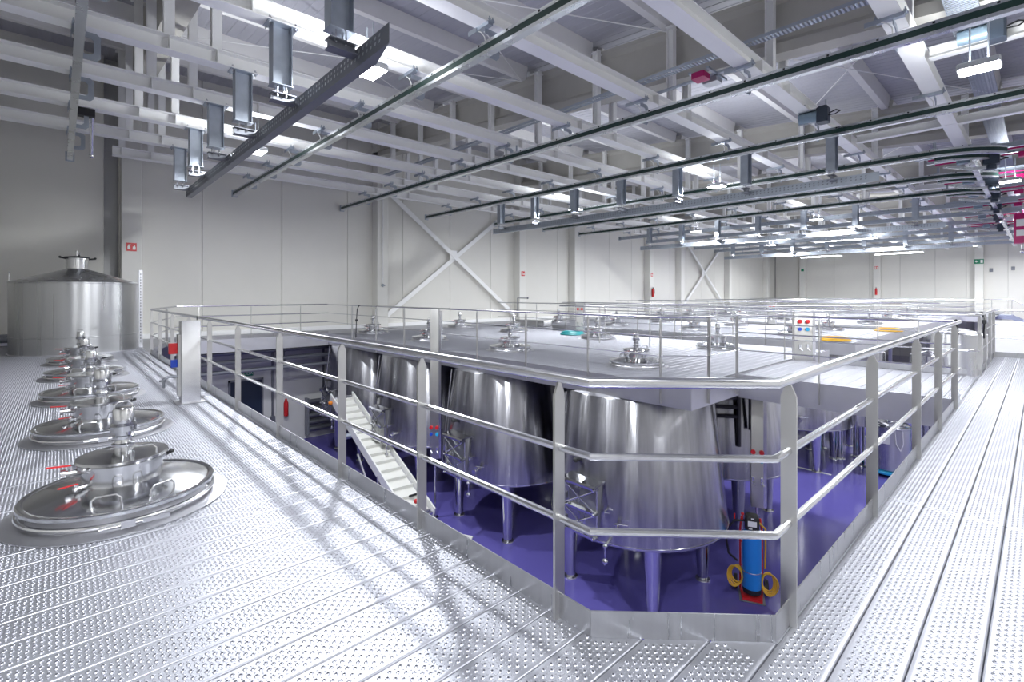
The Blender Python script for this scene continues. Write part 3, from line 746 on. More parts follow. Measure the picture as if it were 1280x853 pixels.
tag(MB().tube((-.16, 0, 1.45), (-.16, 0, 1.56), .012, 8).ball((-.16, 0, 1.57), .03, 10, 6).tube((-.30, -.04, 1.47), (-.30, -.04, 1.57), .014, 8).build('valve_handle', 'red', t), 'red valve handles')
MB().pipe([(.13, .05, 1.42), (.24, .1, 1.3), (.25, .2, .9), (.24, .2, .5)], .016, 8).build('inlet_hose', 'yellow', t)
def coil(t, c, ax, n, r, name, m, rr=.014):
    for k in range(n):
        pts = []
        for i in range(16):
            q = 2 * math.pi * i / 16
            pts.append((c[0] + ax * (.012 * k) + .62 * r * math.cos(q) * (1 + .10 * k), c[1] - .035 * k + .03 * math.sin(2 * q + k), c[2] + r * math.sin(q) * (1 + .07 * k)))
        MB().pipe(pts, rr, 6, closed=True).build(name, m, t)
coil(t, (-.26, .02, .40), -1, 4, .16, 'coiled_hose', 'yellow')
coil(t, (.27, .05, .34), 1, 4, .17, 'coiled_hose', 'yellow')
# stainless drum on a blue dolly
t = thing('steel_drum', 'tall perforated stainless drum on a cyan dolly, seen below the crosswalk on the right', 'drum', (-3.3, 19.6, FZ))
dolly = MB().lathe([(.40, .10), (.62, .10), (.64, .13), (.64, .17), (.62, .19), (.40, .19)], 40).build('dolly', 'cyan', t)
for q in range(5):
    aa = q * 2 * math.pi / 5 - 1.2; MB().bbox(.58 * math.cos(aa) - .08, .58 * math.sin(aa) - .08, .0, .58 * math.cos(aa) + .08, .58 * math.sin(aa) + .08, .14, .02).build('caster', 'cyan', dolly)
MB().lathe([(0, .2), (.50, .2), (.52, .22), (.52, 1.50), (.54, 1.52), (.54, 1.56), (.52, 1.58), (.50, 1.58)], 48).build('shell', 'tank_plain', t)
MB().lathe([(.46, 1.50), (.50, 1.60), (.42, 1.66), (.1, 1.72), (0, 1.72)], 40).build('lid', 'mirror', t)
MB().box(-.14, -.53, 1.05, .08, -.51, 1.35).build('paper_label', 'white_pl', t)
MB().pipe([(.2, -.50, 1.5), (.24, -.54, 1.1), (.34, -.5, .9), (.40, -.42, 1.1), (.38, -.40, 1.5)], .012, 6).build('hose', 'white_pl', t)
MB().pipe([(.6, .1, .15), (.62, .1, 1.0), (.60, .1, 1.9)], .035, 8).build('upright_hose', 'cyan', t)
# small portable tanks with legs
def small_tank(label, x, y, r, zb, zt, cone=False):
    t = thing('small_tank', label, 'tank', (x, y, FZ), 0, 'small steel tanks under the second platform')
    MB().lathe([(0, zb - .05), (r * .6, zb - .04), (r, zb), (r, zt), (r * .9, zt + .05), (0, zt + .15)], 40).build('body', 'tank', t)
    for q in (20, 110, 200, 290):
        a = math.radians(q); lx_, ly_ = r * .72 * math.cos(a), r * .72 * math.sin(a)
        lg = MB().tube((lx_, ly_, .03), (lx_, ly_, zb + .02), .09, 14).build('leg', 'mirror', t)
        MB().lathe([(0, .03), (.15, .03), (.16, 0)][::-1], 16, (lx_, ly_, 0)).build('foot', 'tube', lg)
    MB().tube((0, -r, zb + .12), (0, -r - .18, zb + .12), .035, 10).tube((0, -r - .12, zb + .05), (0, -r - .12, zb + .25), .03, 8).build('outlet_valve', 'mirror', t)
    return t
small_tank('small leg-mounted tank seen below the crosswalk, just left of the stainless drum', -4.3, 20.3, .75, 1.35, 3.8)
small_tank('small leg-mounted tank below the crosswalk, right behind the corner post', -6.0, 20.9, .6, 1.45, 3.6)
small_tank('small leg-mounted tank in the second pit beside its far railing', -2.6, 21.6, .5, 1.5, 3.7)
# tall tapered tank near the walkway end
t = thing('tapered_tank', 'dark tapered tank rising behind the corner of the second pit rail', 'tank', (-2.5, 28.0, FZ))
MB().lathe([(0, 1.4), (1.35, 1.45), (1.4, 1.5), (1.0, 4.1), (.3, 4.3), (0, 4.3)], 48).build('body', 'tank_plain', t)
for q in (45, 135, 225, 315):
    a = math.radians(q); MB().tube((1.0 * math.cos(a), 1.0 * math.sin(a), 0), (1.0 * math.cos(a), 1.0 * math.sin(a), 1.5), .1, 12).build('leg', 'mirror', t)
# floor gutter covers
for i, (x0, y0, x1, y1, lab) in enumerate(((-5.9, 12.6, -4.6, 12.45, 'thin pale strip lying on the purple floor beyond the crosswalk'),)):
    o = MB().box(0, 0, 0, 1.05, .09, .012).build('floor_drain', 'white_pl', None, (-5.6, 18.0, FZ + .001), 0)
    tag(o, lab, 'drain')

# door, sign, pipes and radiator on the lower left wall
dz = tag(MB().box(0, 0, 0, .05, 1.05, 2.55).build('door_1', 'navy', None, (XL - .01, 4.55, FZ)), kind='structure')
MB().box(.0, -.06, 0, .07, 0, 2.62).box(0, 1.05, 0, .07, 1.11, 2.62).box(0, -.06, 2.55, .07, 1.11, 2.62).build('door_frame', 'grey_pl', dz)
MB().tube((.05, .9, 1.05), (.10, .9, 1.05), .014, 8).tube((.10, .9, 1.05), (.10, .76, 1.05), .012, 8).build('door_handle', 'tube', dz)
t = thing('exit_sign', 'green SALIDA exit sign above the dark door on the lower level', 'sign', (XL + .01, 5.05, -1.48))
MB().box(-.005, -.26, -.09, .03, .26, .09).build('sign_plate', 'greensign', t)
text_mesh('SALIDA', .15, 'lettering', 'white_pl', t, (.032, 0, 0), (H_, 0, H_), .002)
for i, (z, r, m) in enumerate(((-.55, .07, 'galv_dark'), (-.85, .08, 'grey_pl'), (-1.18, .07, 'grey_pl'))):
    t = thing('wall_pipe', ['topmost of the three pipes under the wall walkway', 'middle of the three pipes under the wall walkway', 'lowest of the three pipes under the wall walkway'][i], 'pipe', (-18.7, 2.6, z))
    MB().tube((0, 0, 0), (0, 12, 0), r, 14).build('pipe', m, t)
    for k in range(5):
        MB().tube((0, .8 + k * 2.6, r), (0, .8 + k * 2.6, -z - .05), .02, 6).box(-.1, .76 + k * 2.6, -r - .01, .1, .84 + k * 2.6, -r).build('hanger', 'galv_dark', t)
t = thing('pipe_rack', 'dark horizontal bundle of finned pipes on the lower left wall', 'radiator', (XL + .25, 7.2, -3.9))
for k in range(5): MB().tube((0, 0, k * .27), (0, 2.1, k * .27), .10, 12).build('pipe', 'galv_dark', t)
for yy in (0, 2.1): MB().box(-.14, yy - .04, -.2, .14, yy + .04, 1.25).build('end_plate', 'grey_pl', t)
for i, y in enumerate((5.95, 7.9)):
    o = MB().box(-.012, 0, 0, .04, .07, 3.2).box(-.012, -.05, -.1, .07, .12, .2).build('conduit', 'galv_dark', None, (XL + .02, y, FZ + .9))
    tag(o, ['vertical grey conduit beside the dark door', 'vertical grey conduit above the finned pipe bundle'][i], 'conduit')
o = MB().lathe([(0, 0), (.08, .0), (.085, .03), (.085, .5), (.05, .58), (.03, .66), (0, .66)], 16).build('fire_extinguisher', 'red', None, (XL + .12, 6.45, FZ + 1.05))
tag(o, 'red fire extinguisher on the lower left wall beside the door', 'extinguisher')
# hoses and coils on the decks
def hose_coil(name, label, x, y, r, m, n=4, z=0):
    t = thing(name, label, 'hose', (x, y, z))
    for k in range(n):
        rr = r * (1 - .09 * k)
        pts = [(rr * math.cos(2 * math.pi * i / 20) + random.uniform(-.015, .015), rr * math.sin(2 * math.pi * i / 20) + random.uniform(-.015, .015), .03 + .035 * (k % 3)) for i in range(20)]
        MB().pipe(pts, .025, 6, closed=True).build('hose_turn', m, t)
hose_coil('hose_coil', 'teal hose coiled on the near platform beside the service column', -11.5, 13.6, .42, 'teal', 5)
hose_coil('hose_coil', 'yellow hose coiled on the second platform edge, right of the middle', -4.4, 17.9, .40, 'yellow', 5)
hose_coil('hose_coil', 'yellow hose coil further back, near the right rail', -4.1, 24.0, .45, 'yellow', 5)
# black cables tied to the rails
def rail_cable(label, pts, r=.014):
    t = thing('rail_cable', label, 'cable', pts[0]); o = Vector(pts[0])
    MB().pipe([Vector(p) - o for p in pts], r, 8).build('cable', 'black', t)
    MB().obox(Vector(pts[len(pts) // 2]) - o, (.03, 0, 0), (0, .03, 0), (0, 0, .035)).build('plug', 'black', t)
rail_cable('black cable looped over the end of the foreground right rail', [(-.80, 8.85, 1.10), (-.76, 8.6, 1.12), (-.74, 8.55, .95), (-.77, 8.62, .72), (-.79, 8.72, .55), (-.80, 8.75, .02)])
rail_cable('black cable looped over the second pit rail on the right', [(-.80, 12.9, 1.10), (-.76, 12.7, 1.12), (-.72, 12.6, .95), (-.74, 12.75, .75), (-.75, 13.0, .62)])
rail_cable('black cable tied to the near platform rail at its left end', [(-15.2, 7.22, 1.10), (-15.3, 7.2, .95), (-15.35, 7.2, .6), (-15.4, 7.2, .02)], .014)
rail_cable('thin black cable on the foreground rail by the pale service column', [(-9.3, 1.64, 1.10), (-9.2, 1.62, .95), (-9.1, 1.62, .72)], .008)

# ---------------------------------------------------------------- far end: landing and stairs at the right
t = thing('stair_landing', 'blue-grey steel landing and stair going down at the far right end', 'stairs', (-2.4, 48.5, 0))
MB().box(0, 0, -.3, 1.0, 2.5, .0).build('landing', 'stair', t)
MB().prism([(1.0, 0, .0), (1.0, 0, -.3), (6.0, 0, -3.3), (6.0, 0, -2.95)], (0, .06, 0)).build('stringer', 'stair', t)
MB().prism([(1.0, 1.4, .0), (1.0, 1.4, -.3), (6.0, 1.4, -3.3), (6.0, 1.4, -2.95)], (0, .06, 0)).build('stringer', 'stair', t)
for k in range(14): MB().box(1.0 + k * .34, .06, -.18 - k * .205, 1.32 + k * .34, 1.4, -.14 - k * .205).build('tread', 'stair', t)
MB().pipe([(0, 0, 1.1), (1.0, 0, 1.1), (6.0, 0, -1.9)], .025, 8).build('handrail', 'tube', t)
for k in range(5): MB().tube((1.0 * k / 1 if k < 2 else 1 + (k - 1) * 1.2, 0, 0 if k < 2 else -(k - 1) * .72), (1.0 * k if k < 2 else 1 + (k - 1) * 1.2, 0, 1.1 if k < 2 else 1.1 - (k - 1) * .72), .02, 6).build('baluster', 'tube', t)
# low steel stair rail just past the walkway end
t = thing('stair_rail', 'short grey sloping handrail beyond the far end of the right walkway', 'railing', (-.2, 19.0, -.3))
MB().pipe([(0, 0, .35), (0, 0, .62), (.6, 0, .95)], .02, 8).build('handrail', 'galv_dark', t)
MB().tube((0, 0, -4), (0, 0, .62), .025, 8).build('post', 'galv_dark', t)
MB().tube((0, 0, .4), (.6, 0, .73), .012, 6).build('mid_rail', 'galv_dark', t)

# ---------------------------------------------------------------- hoist tracks
def c_plate():
    b = MB(); th = .006
    out = [(-.03, .0), (.20, .0), (.25, -.05), (.25, -.36), (.20, -.41), (.0, -.41)]
    inn = [(.0, -.33), (.13, -.33), (.17, -.29), (.17, -.12), (.13, -.08), (-.03, -.08)]
    poly = out + inn
    # build as quads strip between outer and inner outlines
    vs = [(-th, y, z) for y, z in poly] + [(th, y, z) for y, z in poly]; n = len(out); N = len(poly); fs = []
    pr = list(zip(range(n), range(N - 1, n - 1, -1)))
    for (a0, b0), (a1, b1) in zip(pr[:-1], pr[1:]):
        fs += [(a0, b0, b1, a1), (N + a0, N + a1, N + b1, N + b0)]
    fs += [(i, (i + 1) % N, N + (i + 1) % N, N + i) for i in range(N)]
    return b.add(vs, fs).mesh('hook_plate', 'galv')
cp_mesh = c_plate()
cl = MB().box(-.22, -.05, -.012, .20, .05, -.001).box(-.30, -.055, -.07, -.10, -.045, .0).box(-.16, -.045, -.05, .16, .045, -.012)
for sx in (-.17, .17):
    for sy in (-.03, .03): cl.tube((sx, sy, -.03), (sx, sy, .06), .009, 6).box(sx - .016, sy - .014, .016, sx + .016, sy + .014, .03)
cl_mesh = cl.mesh('bracket', 'galv')
def hoist_track(label, y, x0, x1, z=5.06, curve=0, bright=False, cable=True):
    t = thing('hoist_track', label, 'hoist track', (x0, y, z), 0, 'ceiling hoist tracks')
    pts = [(0, 0), (x1 - x0 - curve * .9, 0)]
    if curve:
        R = curve; cx = x1 - x0 - curve * .9
        pts += [(cx + R * math.sin(q), R * (1 - math.cos(q))) for q in [math.radians(a) for a in range(9, 64, 9)]]
    def sweep(prof, name, m, pts=pts):
        b = MB(); n = len(prof); k = len(pts); vs = []
        for i, p in enumerate(pts):
            a = pts[max(0, i - 1)]; c = pts[min(k - 1, i + 1)]; dd = Vector((c[0] - a[0], c[1] - a[1])).normalized(); nn = Vector((-dd.y, dd.x))
            vs += [(p[0] + nn.x * u, p[1] + nn.y * u, v) for u, v in prof]
        fs = [tuple(range(n)), tuple(reversed(range((k - 1) * n, k * n)))]
        for i in range(k - 1):
            for j in range(n): fs.append((i * n + j, (i + 1) * n + j, (i + 1) * n + (j + 1) % n, i * n + (j + 1) % n))
        b.add(vs, fs); return b.build(name, m, t, ang=25)
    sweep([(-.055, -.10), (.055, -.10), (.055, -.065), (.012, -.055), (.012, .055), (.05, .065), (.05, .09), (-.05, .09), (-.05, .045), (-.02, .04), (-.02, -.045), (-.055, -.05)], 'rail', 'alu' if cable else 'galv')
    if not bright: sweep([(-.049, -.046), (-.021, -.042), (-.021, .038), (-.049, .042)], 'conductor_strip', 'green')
    if curve:
        R = curve * .7; c0 = x1 - x0 - curve * .9 + .1
        p2 = [(c0 + R * math.sin(q), .75 + R * (1 - math.cos(q))) for q in [math.radians(a) for a in range(0, 64, 9)]]
        sweep([(-.05, -.09), (.05, -.09), (.05, .09), (-.05, .09), (-.05, .045), (-.03, .04), (-.03, -.045), (-.05, -.05)], 'branch_rail', 'alu', p2)
        sweep([(-.049, -.046), (-.031, -.042), (-.031, .038), (-.049, .042)], 'conductor_strip', 'green', p2)
        MB().box(c0, -.03, .09, c0 + .08, .85, .12).box(c0 + .7, .2, .09, c0 + .78, 1.3, .12).box(c0 + .02, .3, .12, c0 + .08, .38, BZ0 - z).build('tie_bar', 'galv', t)
    k = 0
    for bx in BX:
        if x0 + .2 < bx < x1 - curve * .9 - .1:
            br = inst(cl_mesh, 'bracket', t, (bx - x0, -.02, BZ0 - z))
            inst(cp_mesh, 'hook_plate', br, (.03, .03, -.04))
            if cable: MB().pipe([(-.10, -.02, -.05), (-.02, -.02, -.10), (.02, 0, -.17), (.02, .02, -.25)], .008, 6).build('tie_rod', 'white_pl', br)
    MB().box(-.03, -.09, -.13, 0, .09, .12).build('end_stop', 'galv', t)
    jt = MB()
    for q in range(int((x1 - x0) / .62)): jt.box(.3 + q * .62, -.054, .052, .33 + q * .62, -.049, .078)
    jt.build('joint_clips', 'black', t)
    return t
TY = [(.20, -17.2, 3.5), (4.6, -19.6, 3.5), (8.7, -19.9, 3.5), (12.6, -19.5, 3.5), (16.4, -19.0, -.6), (19.8, -18.8, -.9), (22.9, -18.8, -1.0)]
tl = ['grey hoist track directly above the row of deck hatches at far left', 'dark green hoist track running just right of the dark perforated channel, second from the left',
      'dark green hoist track above the front row of conical tanks', 'dark green hoist track just nearer than the pale perforated channel',
      'dark green hoist track just behind the pale perforated channel, curved at its right end', 'sixth dark green hoist track, curved at its right end', 'seventh dark green hoist track, farthest of those with a dark strip']
for i, (y, a, b_) in enumerate(TY):
    hoist_track(tl[i], y, a, b_, curve=1.6 if i >= 4 else 0, bright=(i == 0))
for i, y in enumerate((26.6, 29.8, 33.2, 36.6, 40.2, 44.0, 48.0)):
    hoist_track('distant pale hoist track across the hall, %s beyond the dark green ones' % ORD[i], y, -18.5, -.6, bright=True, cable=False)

# perforated support channels hung on H-posts
def support_channel(label, y, x0, x1, beams, zc=4.22, far=False):
    t = thing('support_channel', label, 'channel', (x0, y, zc), 0, 'perforated channels hung from the ceiling beams')
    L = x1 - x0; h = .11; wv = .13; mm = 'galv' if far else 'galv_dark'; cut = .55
    MB().add([(0, -.006, -h), (L, -.006, -h), (L - .0, -.006, h), (0, -.006, h), (0, 0, -h), (L, 0, -h), (L, 0, h), (0, 0, h)], [(0, 1, 2, 3), (7, 6, 5, 4), (0, 4, 5, 1), (1, 5, 6, 2), (2, 6, 7, 3), (3, 7, 4, 0)]).build('web', mm, t)
    for z0 in (-h, h - .008):
        MB().add([(0, 0, z0), (L, 0, z0), (L - cut, wv, z0), (0, wv, z0), (0, 0, z0 + .008), (L, 0, z0 + .008), (L - cut, wv, z0 + .008), (0, wv, z0 + .008)], [(0, 3, 2, 1), (4, 5, 6, 7), (0, 1, 5, 4), (1, 2, 6, 5), (2, 3, 7, 6), (3, 0, 4, 7)]).build('flange', mm, t)
    hl_ = MB(); q = .12
    while q < L - .2:
        for zz in (.035, -.03): hl_.add([(q, -.0075, zz), (q + .03, -.0075, zz), (q + .04, -.0075, zz + .035), (q + .01, -.0075, zz + .035)], [(0, 1, 2, 3)])
        q += .10
    tag(hl_.build('slot_row', 'alu' if not far else 'galv_dark', t), kind='stuff')
    py = -.20
    for bx in beams:
        zt = BZ0 - zc; zb = .26; u = bx - x0
        pm = MB().ibeam((u, py, zb), (u, py, zt - .012), .27, .20, .012, .010, (0, 1, 0)).box(u - .13, py - .21, zt - .014, u + .13, py + .21, zt - .001).box(u - .11, py - .15, zb - .012, u + .11, py + .15, zb)
        p = pm.build('hanger_post', 'galv', t)
        bt = MB()
        for sx in (-.10, .10):
            for sy in (-.18, .18): bt.tube((u + sx, py + sy, zt - .05), (u + sx, py + sy, zt + .06), .014, 6).box(u + sx - .022, py + sy - .022, zt + .016, u + sx + .022, py + sy + .022, zt + .034)
        for sx in (-.05, .05):
            for sy in (-.06, .06): bt.tube((u + sx, py + sy, h - .02), (u + sx, py + sy, zb + .02), .010, 6)
        tag(bt.build('bolts', 'tube', p), kind='stuff')
        MB().box(u - .08, py - .14, h - .09, u + .08, -.006, h - .075).box(u - .08, py - .14, h + .02, u + .08, -.006, h + .035).box(u - .006, py - .14, h - .08, u + .006, -.006, h + .03).build('cross_saddle', 'galv_dark', p)
    return t
support_channel('perforated steel channel on six dark H-posts at the upper left, cut off at an angle', 2.60, -16.2, -4.75, [BX[k] for k in range(1, 7)], 4.27)
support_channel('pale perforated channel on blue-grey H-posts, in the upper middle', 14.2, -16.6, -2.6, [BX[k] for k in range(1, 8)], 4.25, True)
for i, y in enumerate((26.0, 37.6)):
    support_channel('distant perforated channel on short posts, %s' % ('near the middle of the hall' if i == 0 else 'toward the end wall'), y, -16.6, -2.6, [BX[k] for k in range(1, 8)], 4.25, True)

# cable trays above the beams
def cable_tray(label, x0, x1, y, z, along_y=False, w_=.16):
    t = thing('cable_tray', label, 'cable tray', (x0, y, z), H_ if along_y else 0); L = x1 - x0
    for sy in (0, w_): MB().box(0, sy - .003, 0, L, sy + .003, .055).build('side_rail', 'galv', t)
    r = MB(); q = .04
    while q < L: r.box(q, 0, 0, q + .03, w_, .004); q += .06
    tag(r.build('rungs', 'galv', t), kind='stuff')
    return t
cable_tray('slotted steel cable tray lying on the white beams, upper middle', -17.0, 1.0, 8.45, BZ1 + .004)
tt = cable_tray('wide slotted cable tray running down the hall at upper right', 0, 46, 3.0, BZ1 + .004, True, .35)
tt.location = (-.62, 3.0, BZ1 + .004)
t = thing('cable_bundle', 'bundle of grey cables in the cable tray at upper right', 'cable', (-.62, 3, BZ1 + .03))
for k in range(6): MB().pipe([(-.05 - k * .05, 0, .012), (-.05 - k * .05 + random.uniform(-.02, .02), 15, .012), (-.05 - k * .05, 46, .012)], .012, 6).build('cable', 'galv_dark' if k % 2 else 'grey_pl', t)

# ---------------------------------------------------------------- luminaires
def luminaire(label, x, y, z=4.80, sx=.48, sy=.36, power=1.0, linear=False, up=1.0):
    t = thing('ceiling_lamp', label, 'lamp', (x, y, z), 0, 'ceiling floodlights')
    MB().bbox(-sx / 2, -sy / 2, .0, sx / 2, sy / 2, .09, .02).build('housing', 'housing', t)
    MB().box(-sx / 2 + .02, -sy / 2 + .02, -.012, sx / 2 - .02, sy / 2 - .02, -.001).build('diffuser', 'glow', t)
    if linear:
        for q in (-.3, .3): MB().tube((q * sx, 0, .09), (q * sx, 0, BZ0 - z), .01, 6).build('suspension', 'tube', t)
    else:
        MB().tube((-.1, 0, .09), (-.1, 0, BZ0 - z + .1), .012, 6).tube((.1, 0, .09), (.1, 0, BZ0 - z + .1), .012, 6).build('bracket', 'galv', t)
    ld = bpy.data.lights.new('lamp_light', 'AREA'); ld.shape = 'RECTANGLE'; ld.size = sx * .9; ld.size_y = sy * .9
    ld.energy = LAMP * power; ld.color = LAMP_COL
    lo = bpy.data.objects.new('lamp_light', ld); C.objects.link(lo); lo.location = (0, 0, -.02); lo.parent = t
    MB().box(-sx / 2 + .06, -sy / 2 + .06, .088, sx / 2 - .06, sy / 2 - .06, .093).build('added_uplight_panel', 'glow_uplight', t)  # glowing top panel, added to go with the ceiling fill
    lu = bpy.data.lights.new('added_uplight', 'AREA'); lu.shape = 'RECTANGLE'; lu.size = sx * .7; lu.size_y = sy * .7  # added upward light that fills the white beams and roof
    lu.energy = LAMP * power * UP * up; lu.color = LAMP_COL
    lo = bpy.data.objects.new('added_uplight', lu); C.objects.link(lo); lo.location = (0, 0, .10); lo.rotation_euler = (math.pi, 0, 0); lo.parent = t
    return t
side = ('left', 'middle', 'right')
for i, (x, ys) in enumerate(((-12.5, (3.4, 15.0, 24.9, 35.6, 46.3)), (-6.85, (3.43, 15.0, 24.9, 35.6, 46.3)), (-.63, (10.0, 20.7, 31.4, 42.1, 52.8)))):
    for j, y in enumerate(ys):
        luminaire('bright rectangular ceiling floodlight in the %s row, %s from the camera end' % (side[i], ORD[j]), x, y, power=1.0 if j < 2 else 1.25, up=.35 if i == 2 else 1.0 if j < 2 else .5)
luminaire('ceiling floodlight high above the near walkway corner', -.63, -.7, power=1.0, up=.3)
luminaire('ceiling floodlight above the right walkway, nearest the camera', 2.2, 5.0, power=.6, up=.4)
for i, (x, y) in enumerate(((-11.2, 30.5), (-7.8, 33.5), (-12.6, 47.0), (-7.5, 47.5), (-4.3, 43.5))):
    luminaire('long linear suspended lamp in the far half of the hall, %s by distance' % ORD[i], x, y, 4.6, 3.0, .22, .45, True)

# ---------------------------------------------------------------- trolley and switch machinery at the upper right
t = thing('transfer_track', 'silver curved longitudinal hoist track running down the hall at upper right', 'hoist track', (-1.25, 17.5, 4.98))
MB().ibeam((0, 0, 0), (0, 28, 0), .2, .12, .02, .02).build('rail', 'alu', t)
MB().box(-.02, 0, .1, .02, 28, .13).build('conductor', 'galv_dark', t)
for k in range(8): MB().tube((0, 1 + k * 3.6, .1), (0, 1 + k * 3.6, .43), .03, 8).build('hanger', 'galv', t)
def switch_unit(label, x, y, z=5.0):
    t = thing('track_switch', label, 'track switch', (x, y, z), 0, 'track switches at the upper right')
    MB().ibeam((-1.5, 0, .30), (1.4, 0, .30), .12, .10, .012, .010).build('frame_beam', 'galv', t)
    MB().ibeam((-1.3, .5, .24), (1.5, .55, .24), .10, .10, .012, .010).build('frame_beam', 'alu', t)
    tag(MB().box(-1.2, -.10, .16, 1.3, -.06, .20).box(-1.1, .32, .10, 1.2, .35, .14).build('busbar', 'magenta', t), 'magenta busbar')
    MB().bbox(-.1, -.2, -.16, .22, .1, .12, .03).tube((.06, -.05, -.28), (.06, -.05, -.16), .1, 14).build('drive_motor', 'motor_dark', t)
    MB().bbox(-.62, -.1, -.02, -.34, .12, .2, .03).build('gear_box', 'motor', t)
    tag(MB().bbox(.55, -.1, -.05, .78, .08, .08, .02).build('collector', 'magenta', t), 'magenta current collector')
    MB().prism([(-.9, -.05, -.05), (-.35, -.05, -.22), (.2, -.05, -.25), (.2, -.05, -.19), (-.3, -.05, -.15), (-.85, -.05, .0)], (0, .08, 0)).build('tongue_rail', 'alu', t)
    MB().pipe([(-.3, .1, .2), (-.1, .2, .05), (.15, .25, .12), (.35, .1, .0), (.1, -.1, -.1)], .018, 8).build('cable_loop', 'black', t)
    for sx in (-1.2, .1, 1.2): MB().box(sx - .05, -.04, .36, sx + .05, .04, BZ0 - z).build('hanger', 'galv', t)
    return t
sw = [(-.95, 17.9), (-1.1, 21.3), (-1.2, 24.4), (-1.3, 27.8), (-1.4, 31.5), (-1.5, 36.0)]
for i, (x, y) in enumerate(sw):
    switch_unit('tangle of switch rails with magenta busbars and motors at upper right, %s from the camera' % ORD[i], x, y)
def hoist_motor(label, x, y, z):
    t = thing('hoist_motor', label, 'hoist', (x, y, z), 0, 'motor hoists on the ceiling beams')
    MB().tube((-.30, 0, 0), (.05, 0, 0), .11, 18).build('motor', 'motor', t)
    MB().bbox(.05, -.13, -.18, .26, .13, .16, .03).build('gear_box', 'motor_dark', t)
    MB().box(-.3, -.08, .11, .25, .08, .14).tube((-.2, 0, .14), (-.2, 0, .30), .015, 8).tube((.2, 0, .14), (.2, 0, .30), .015, 8).build('mount_plate', 'galv', t)
    MB().pipe([(.26, 0, .0), (.38, .03, .05), (.46, .0, 0), (.38, -.05, -.06), (.26, -.05, -.05)], .012, 6).build('cable_loop', 'black', t)
hoist_motor('blue-grey motor hoist at the top right corner of the view', -.62, 10.6, 5.55)
hoist_motor('motor hoist above the sixth curved track at upper right', -1.3, 20.9, 5.2)
hoist_motor('motor hoist under a white beam, right of the upper middle', -3.3, 11.9, 5.28)
t = thing('hoist_trolley', 'magenta hoist trolley hanging at the right edge of the view', 'hoist', (-.60, 30.0, 3.72))
tag(MB().bbox(-.2, -.3, -.1, .2, .3, 1.15, .03).build('housing', 'magenta', t), 'magenta housing')
MB().box(-.13, -.312, .2, .13, -.3, .45).box(-.13, -.312, .6, .13, -.3, .9).build('front_plate', 'white_pl', t)
MB().tube((0, 0, 1.15), (0, 0, BZ0 - 3.72), .04, 10).build('suspension', 'galv', t)
MB().tube((.05, 0, -.1), (.05, 0, -.4), .04, 10).ball((.05, 0, -.44), .08, 10, 6).build('hook', 'tube', t)
# sensor box with magenta cover tucked between the beams
t = thing('junction_box', 'small junction unit with magenta cover on a bar between two beams, upper right', 'box', (-4.4, 9.15, BZ1 + .008))
tag(MB().bbox(-.16, -.28, -.10, .10, .0, .02, .02).build('cover', 'magenta', t), 'magenta cover')
MB().box(-1.1, .05, .0, .95, .11, .04).box(-.2, -.3, .0, -.15, .5, .04).box(.15, -.3, .0, .2, .5, .04).build('bracket', 'galv', t)
MB().bbox(-.14, .14, -.08, .16, .38, .03, .02).build('device', 'housing', t)
# camera-like sensor cluster below a beam (upper middle)
t = thing('sensor_cluster', 'small blue-grey sensor cluster hanging under a beam in the upper middle', 'sensor', (-9.45, 8.9, 5.18))
MB().box(-.22, -.06, .0, .22, .06, .02).tube((0, 0, .02), (0, 0, .23), .02, 8).build('bar', 'galv', t)
for sx in (-.15, .0, .15): MB().bbox(sx - .045, -.06, -.12, sx + .045, .06, -.0, .015).build('sensor', 'motor', t)
MB().pipe([(-.2, 0, 0), (-.28, .02, -.1), (-.24, .04, -.18)], .01, 6).build('cable', 'black', t)

# ---------------------------------------------------------------- wall signs and fittings
def fire_sign(label, x, y, z, w_=.26, h_=.26):
    t = thing('fire_sign', label, 'sign', (x, y, z))
    MB().box(0, -w_ / 2, -h_ / 2, .012, w_ / 2, h_ / 2).build('sign_plate', 'red', t)
    a = w_ / .42
    MB().box(.012, -.16 * a, -.12 * a, .015, -.05 * a, .04 * a).box(.012, -.135 * a, .04 * a, .015, -.085 * a, .10 * a).box(.012, -.13 * a, .10 * a, .015, -.03 * a, .125 * a).build('pictogram', 'white_pl', t)
    MB().prism([(.012, .04 * a, -.13 * a), (.012, .16 * a, -.13 * a), (.012, .17 * a, -.02 * a), (.012, .12 * a, .12 * a), (.012, .09 * a, .02 * a), (.012, .05 * a, .04 * a)], (.003, 0, 0)).build('pictogram', 'white_pl', t)
XC = XL + .505
fire_sign('red fire equipment sign on the first column, above the upright tank', XC, 1.67, 2.95)
fire_sign('red fire equipment sign on the third column of the left wall', XC, 18.85, 2.60)
fire_sign('small red fire sign high on the fifth column of the left wall', XC, 32.05, 2.9, .26, .26)
def exting(label, loc, sgn=(1, 0)):
    t = thing('fire_extinguisher', label, 'extinguisher', loc)
    MB().lathe([(0, 0), (.08, 0), (.09, .03), (.09, .52), (.06, .6), (.03, .63), (0, .63)], 20).build('cylinder', 'red', t)
    MB().tube((0, 0, .62), (0, 0, .70), .025, 8).box(-.02, -.06, .69, .02, .08, .72).build('valve', 'black', t)
    MB().pipe([(0, .05, .66), (.05, .12, .55), (.06, .12, .25)], .015, 6).build('hose', 'black', t)
exting('red fire extinguisher on the fifth column of the left wall', (XC + .1, 32.05, 1.25))
exting('red fire extinguisher on the middle column of the far end wall', (-10.75, YB - .64, 1.4))
t = thing('fire_sign', 'dark red fire sign on the middle column of the far end wall', 'sign', (-10.75, YB - .525, 4.0))
MB().box(-.16, -.012, -.13, .16, 0, .13).build('sign_plate', 'red', t)
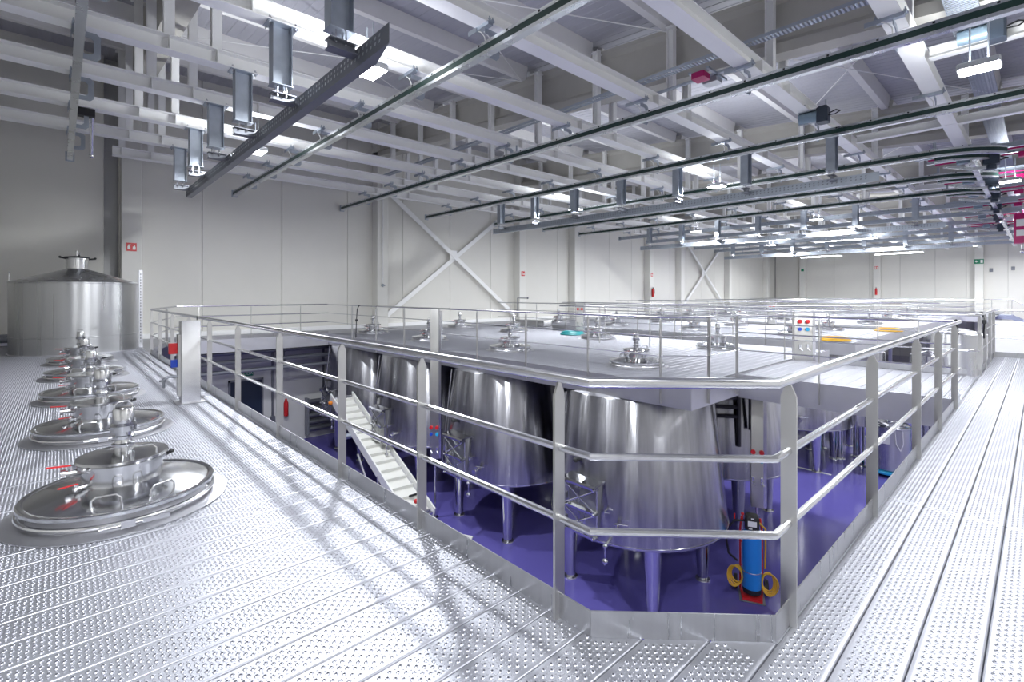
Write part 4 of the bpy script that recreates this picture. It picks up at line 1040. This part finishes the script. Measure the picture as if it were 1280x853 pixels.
MB().box(-.12, -.015, -.09, -.03, -.012, .09).box(.03, -.015, -.08, .12, -.012, .06).build('pictogram', 'white_pl', t)
t = thing('exit_sign', 'green exit sign with white arrow and figure on the right column of the end wall', 'sign', (-3.62, YB - .525, 4.25))
MB().box(-.30, -.02, -.2, .30, 0, .2).build('sign_plate', 'greensign', t)
MB().prism([(-.25, -.02, .0), (-.15, -.02, -.11), (-.15, -.02, .11)], (0, -.004, 0)).box(-.15, -.024, -.035, -.05, -.02, .035).box(.09, -.024, -.13, .24, -.02, .13).build('pictogram', 'white_pl', t)
t = thing('exit_sign', 'small green exit sign on the left column of the far end wall', 'sign', (-17.1, YB - .525, 4.0))
MB().box(-.13, -.02, -.13, .13, 0, .13).build('sign_plate', 'greensign', t)
for i, (x, z) in enumerate(((-2.9, 2.5), (-1.6, 2.6))):
    o = MB().bbox(-.11, -.08, -.15, .11, 0, .15, .02).build('wall_box', 'grey_pl', None, (x, YB - .02, z + 1))
    tag(o, ['small dark box on the far right end wall, left of two', 'small dark box on the far right end wall, right of two'][i], 'box')
# thin pipes with valves on the columns
t = thing('column_pipe', 'thin vertical pipe with a small end valve on the second column', 'pipe', (XC + .03, 10.33, 1.9))
MB().tube((0, 0, 0), (0, 0, 4.6), .03, 8).build('pipe', 'white_pl', t)
MB().ball((0, 0, -.05), .07, 10, 6).tube((0, 0, -.05), (.1, .06, -.05), .03, 8).build('valve', 'galv', t)
t = thing('column_pipe', 'thin bent pipe with a valve at the foot of the third column', 'pipe', (XC + .03, 18.4, 0))
MB().pipe([(0, .0, .2), (0, 0, 1.25), (.0, .75, 1.25)], .02, 8).build('pipe', 'galv_dark', t)
MB().ball((0, .78, 1.25), .06, 10, 6).build('valve', 'galv_dark', t)
# box on the wall walkway
o = MB().bbox(0, 0, 0, 1.6, .8, .28, .02).build('low_box', 'tube', None, (-16.6, 15.4, .006), .3)
tag(o, 'low pale steel box standing behind the near platform on the left', 'box')
MB().box(-.02, -.02, FZ, 1.62, .82, -.02).build('plinth', 'fascia', o)

# pneumatic tube hanging from a clamp beside the leftmost track
t = thing('hanging_tube', 'short silver tube on a black clamp hanging beside the leftmost hoist track', 'tube', (-13.8, .50, 5.40))
MB().tube((0, .02, -.10), (-.45, .02, -.85), .035, 12).build('tube', 'tube', t)
tag(MB().box(-.10, -.22, -.16, .10, .06, -.002).build('clamp', 'black', t), 'black clamp')
MB().ball((-.46, .02, -.88), .05, 10, 6).build('end_ball', 'tube', t)

tag(MB().prism([(-1.2, 24.0, FZ), (4.0, 24.0, FZ), (4.0, 24.0, -.6), (1.0, 24.0, .45), (-1.2, 24.0, .55)], (0, .15, 0)).build('trim_2', 'white'), kind='structure')

# short white cross beams between the last ceiling beams at the upper right
for i, (y, xa, xb) in enumerate(((10.9, -1.30, 2.5), (15.5, -3.32, 2.5), (24.3, -3.32, 2.5))):
    o = MB().ibeam((0, 0, 0), (xb - xa, 0, 0), .19, .18, .012, .010).build('cross_beam', 'white', None, (xa, y, 5.55))
    tag(o, 'short white cross beam between the ceiling beams at upper right, %s from the camera' % ORD[i], 'beam', 'white cross beams')
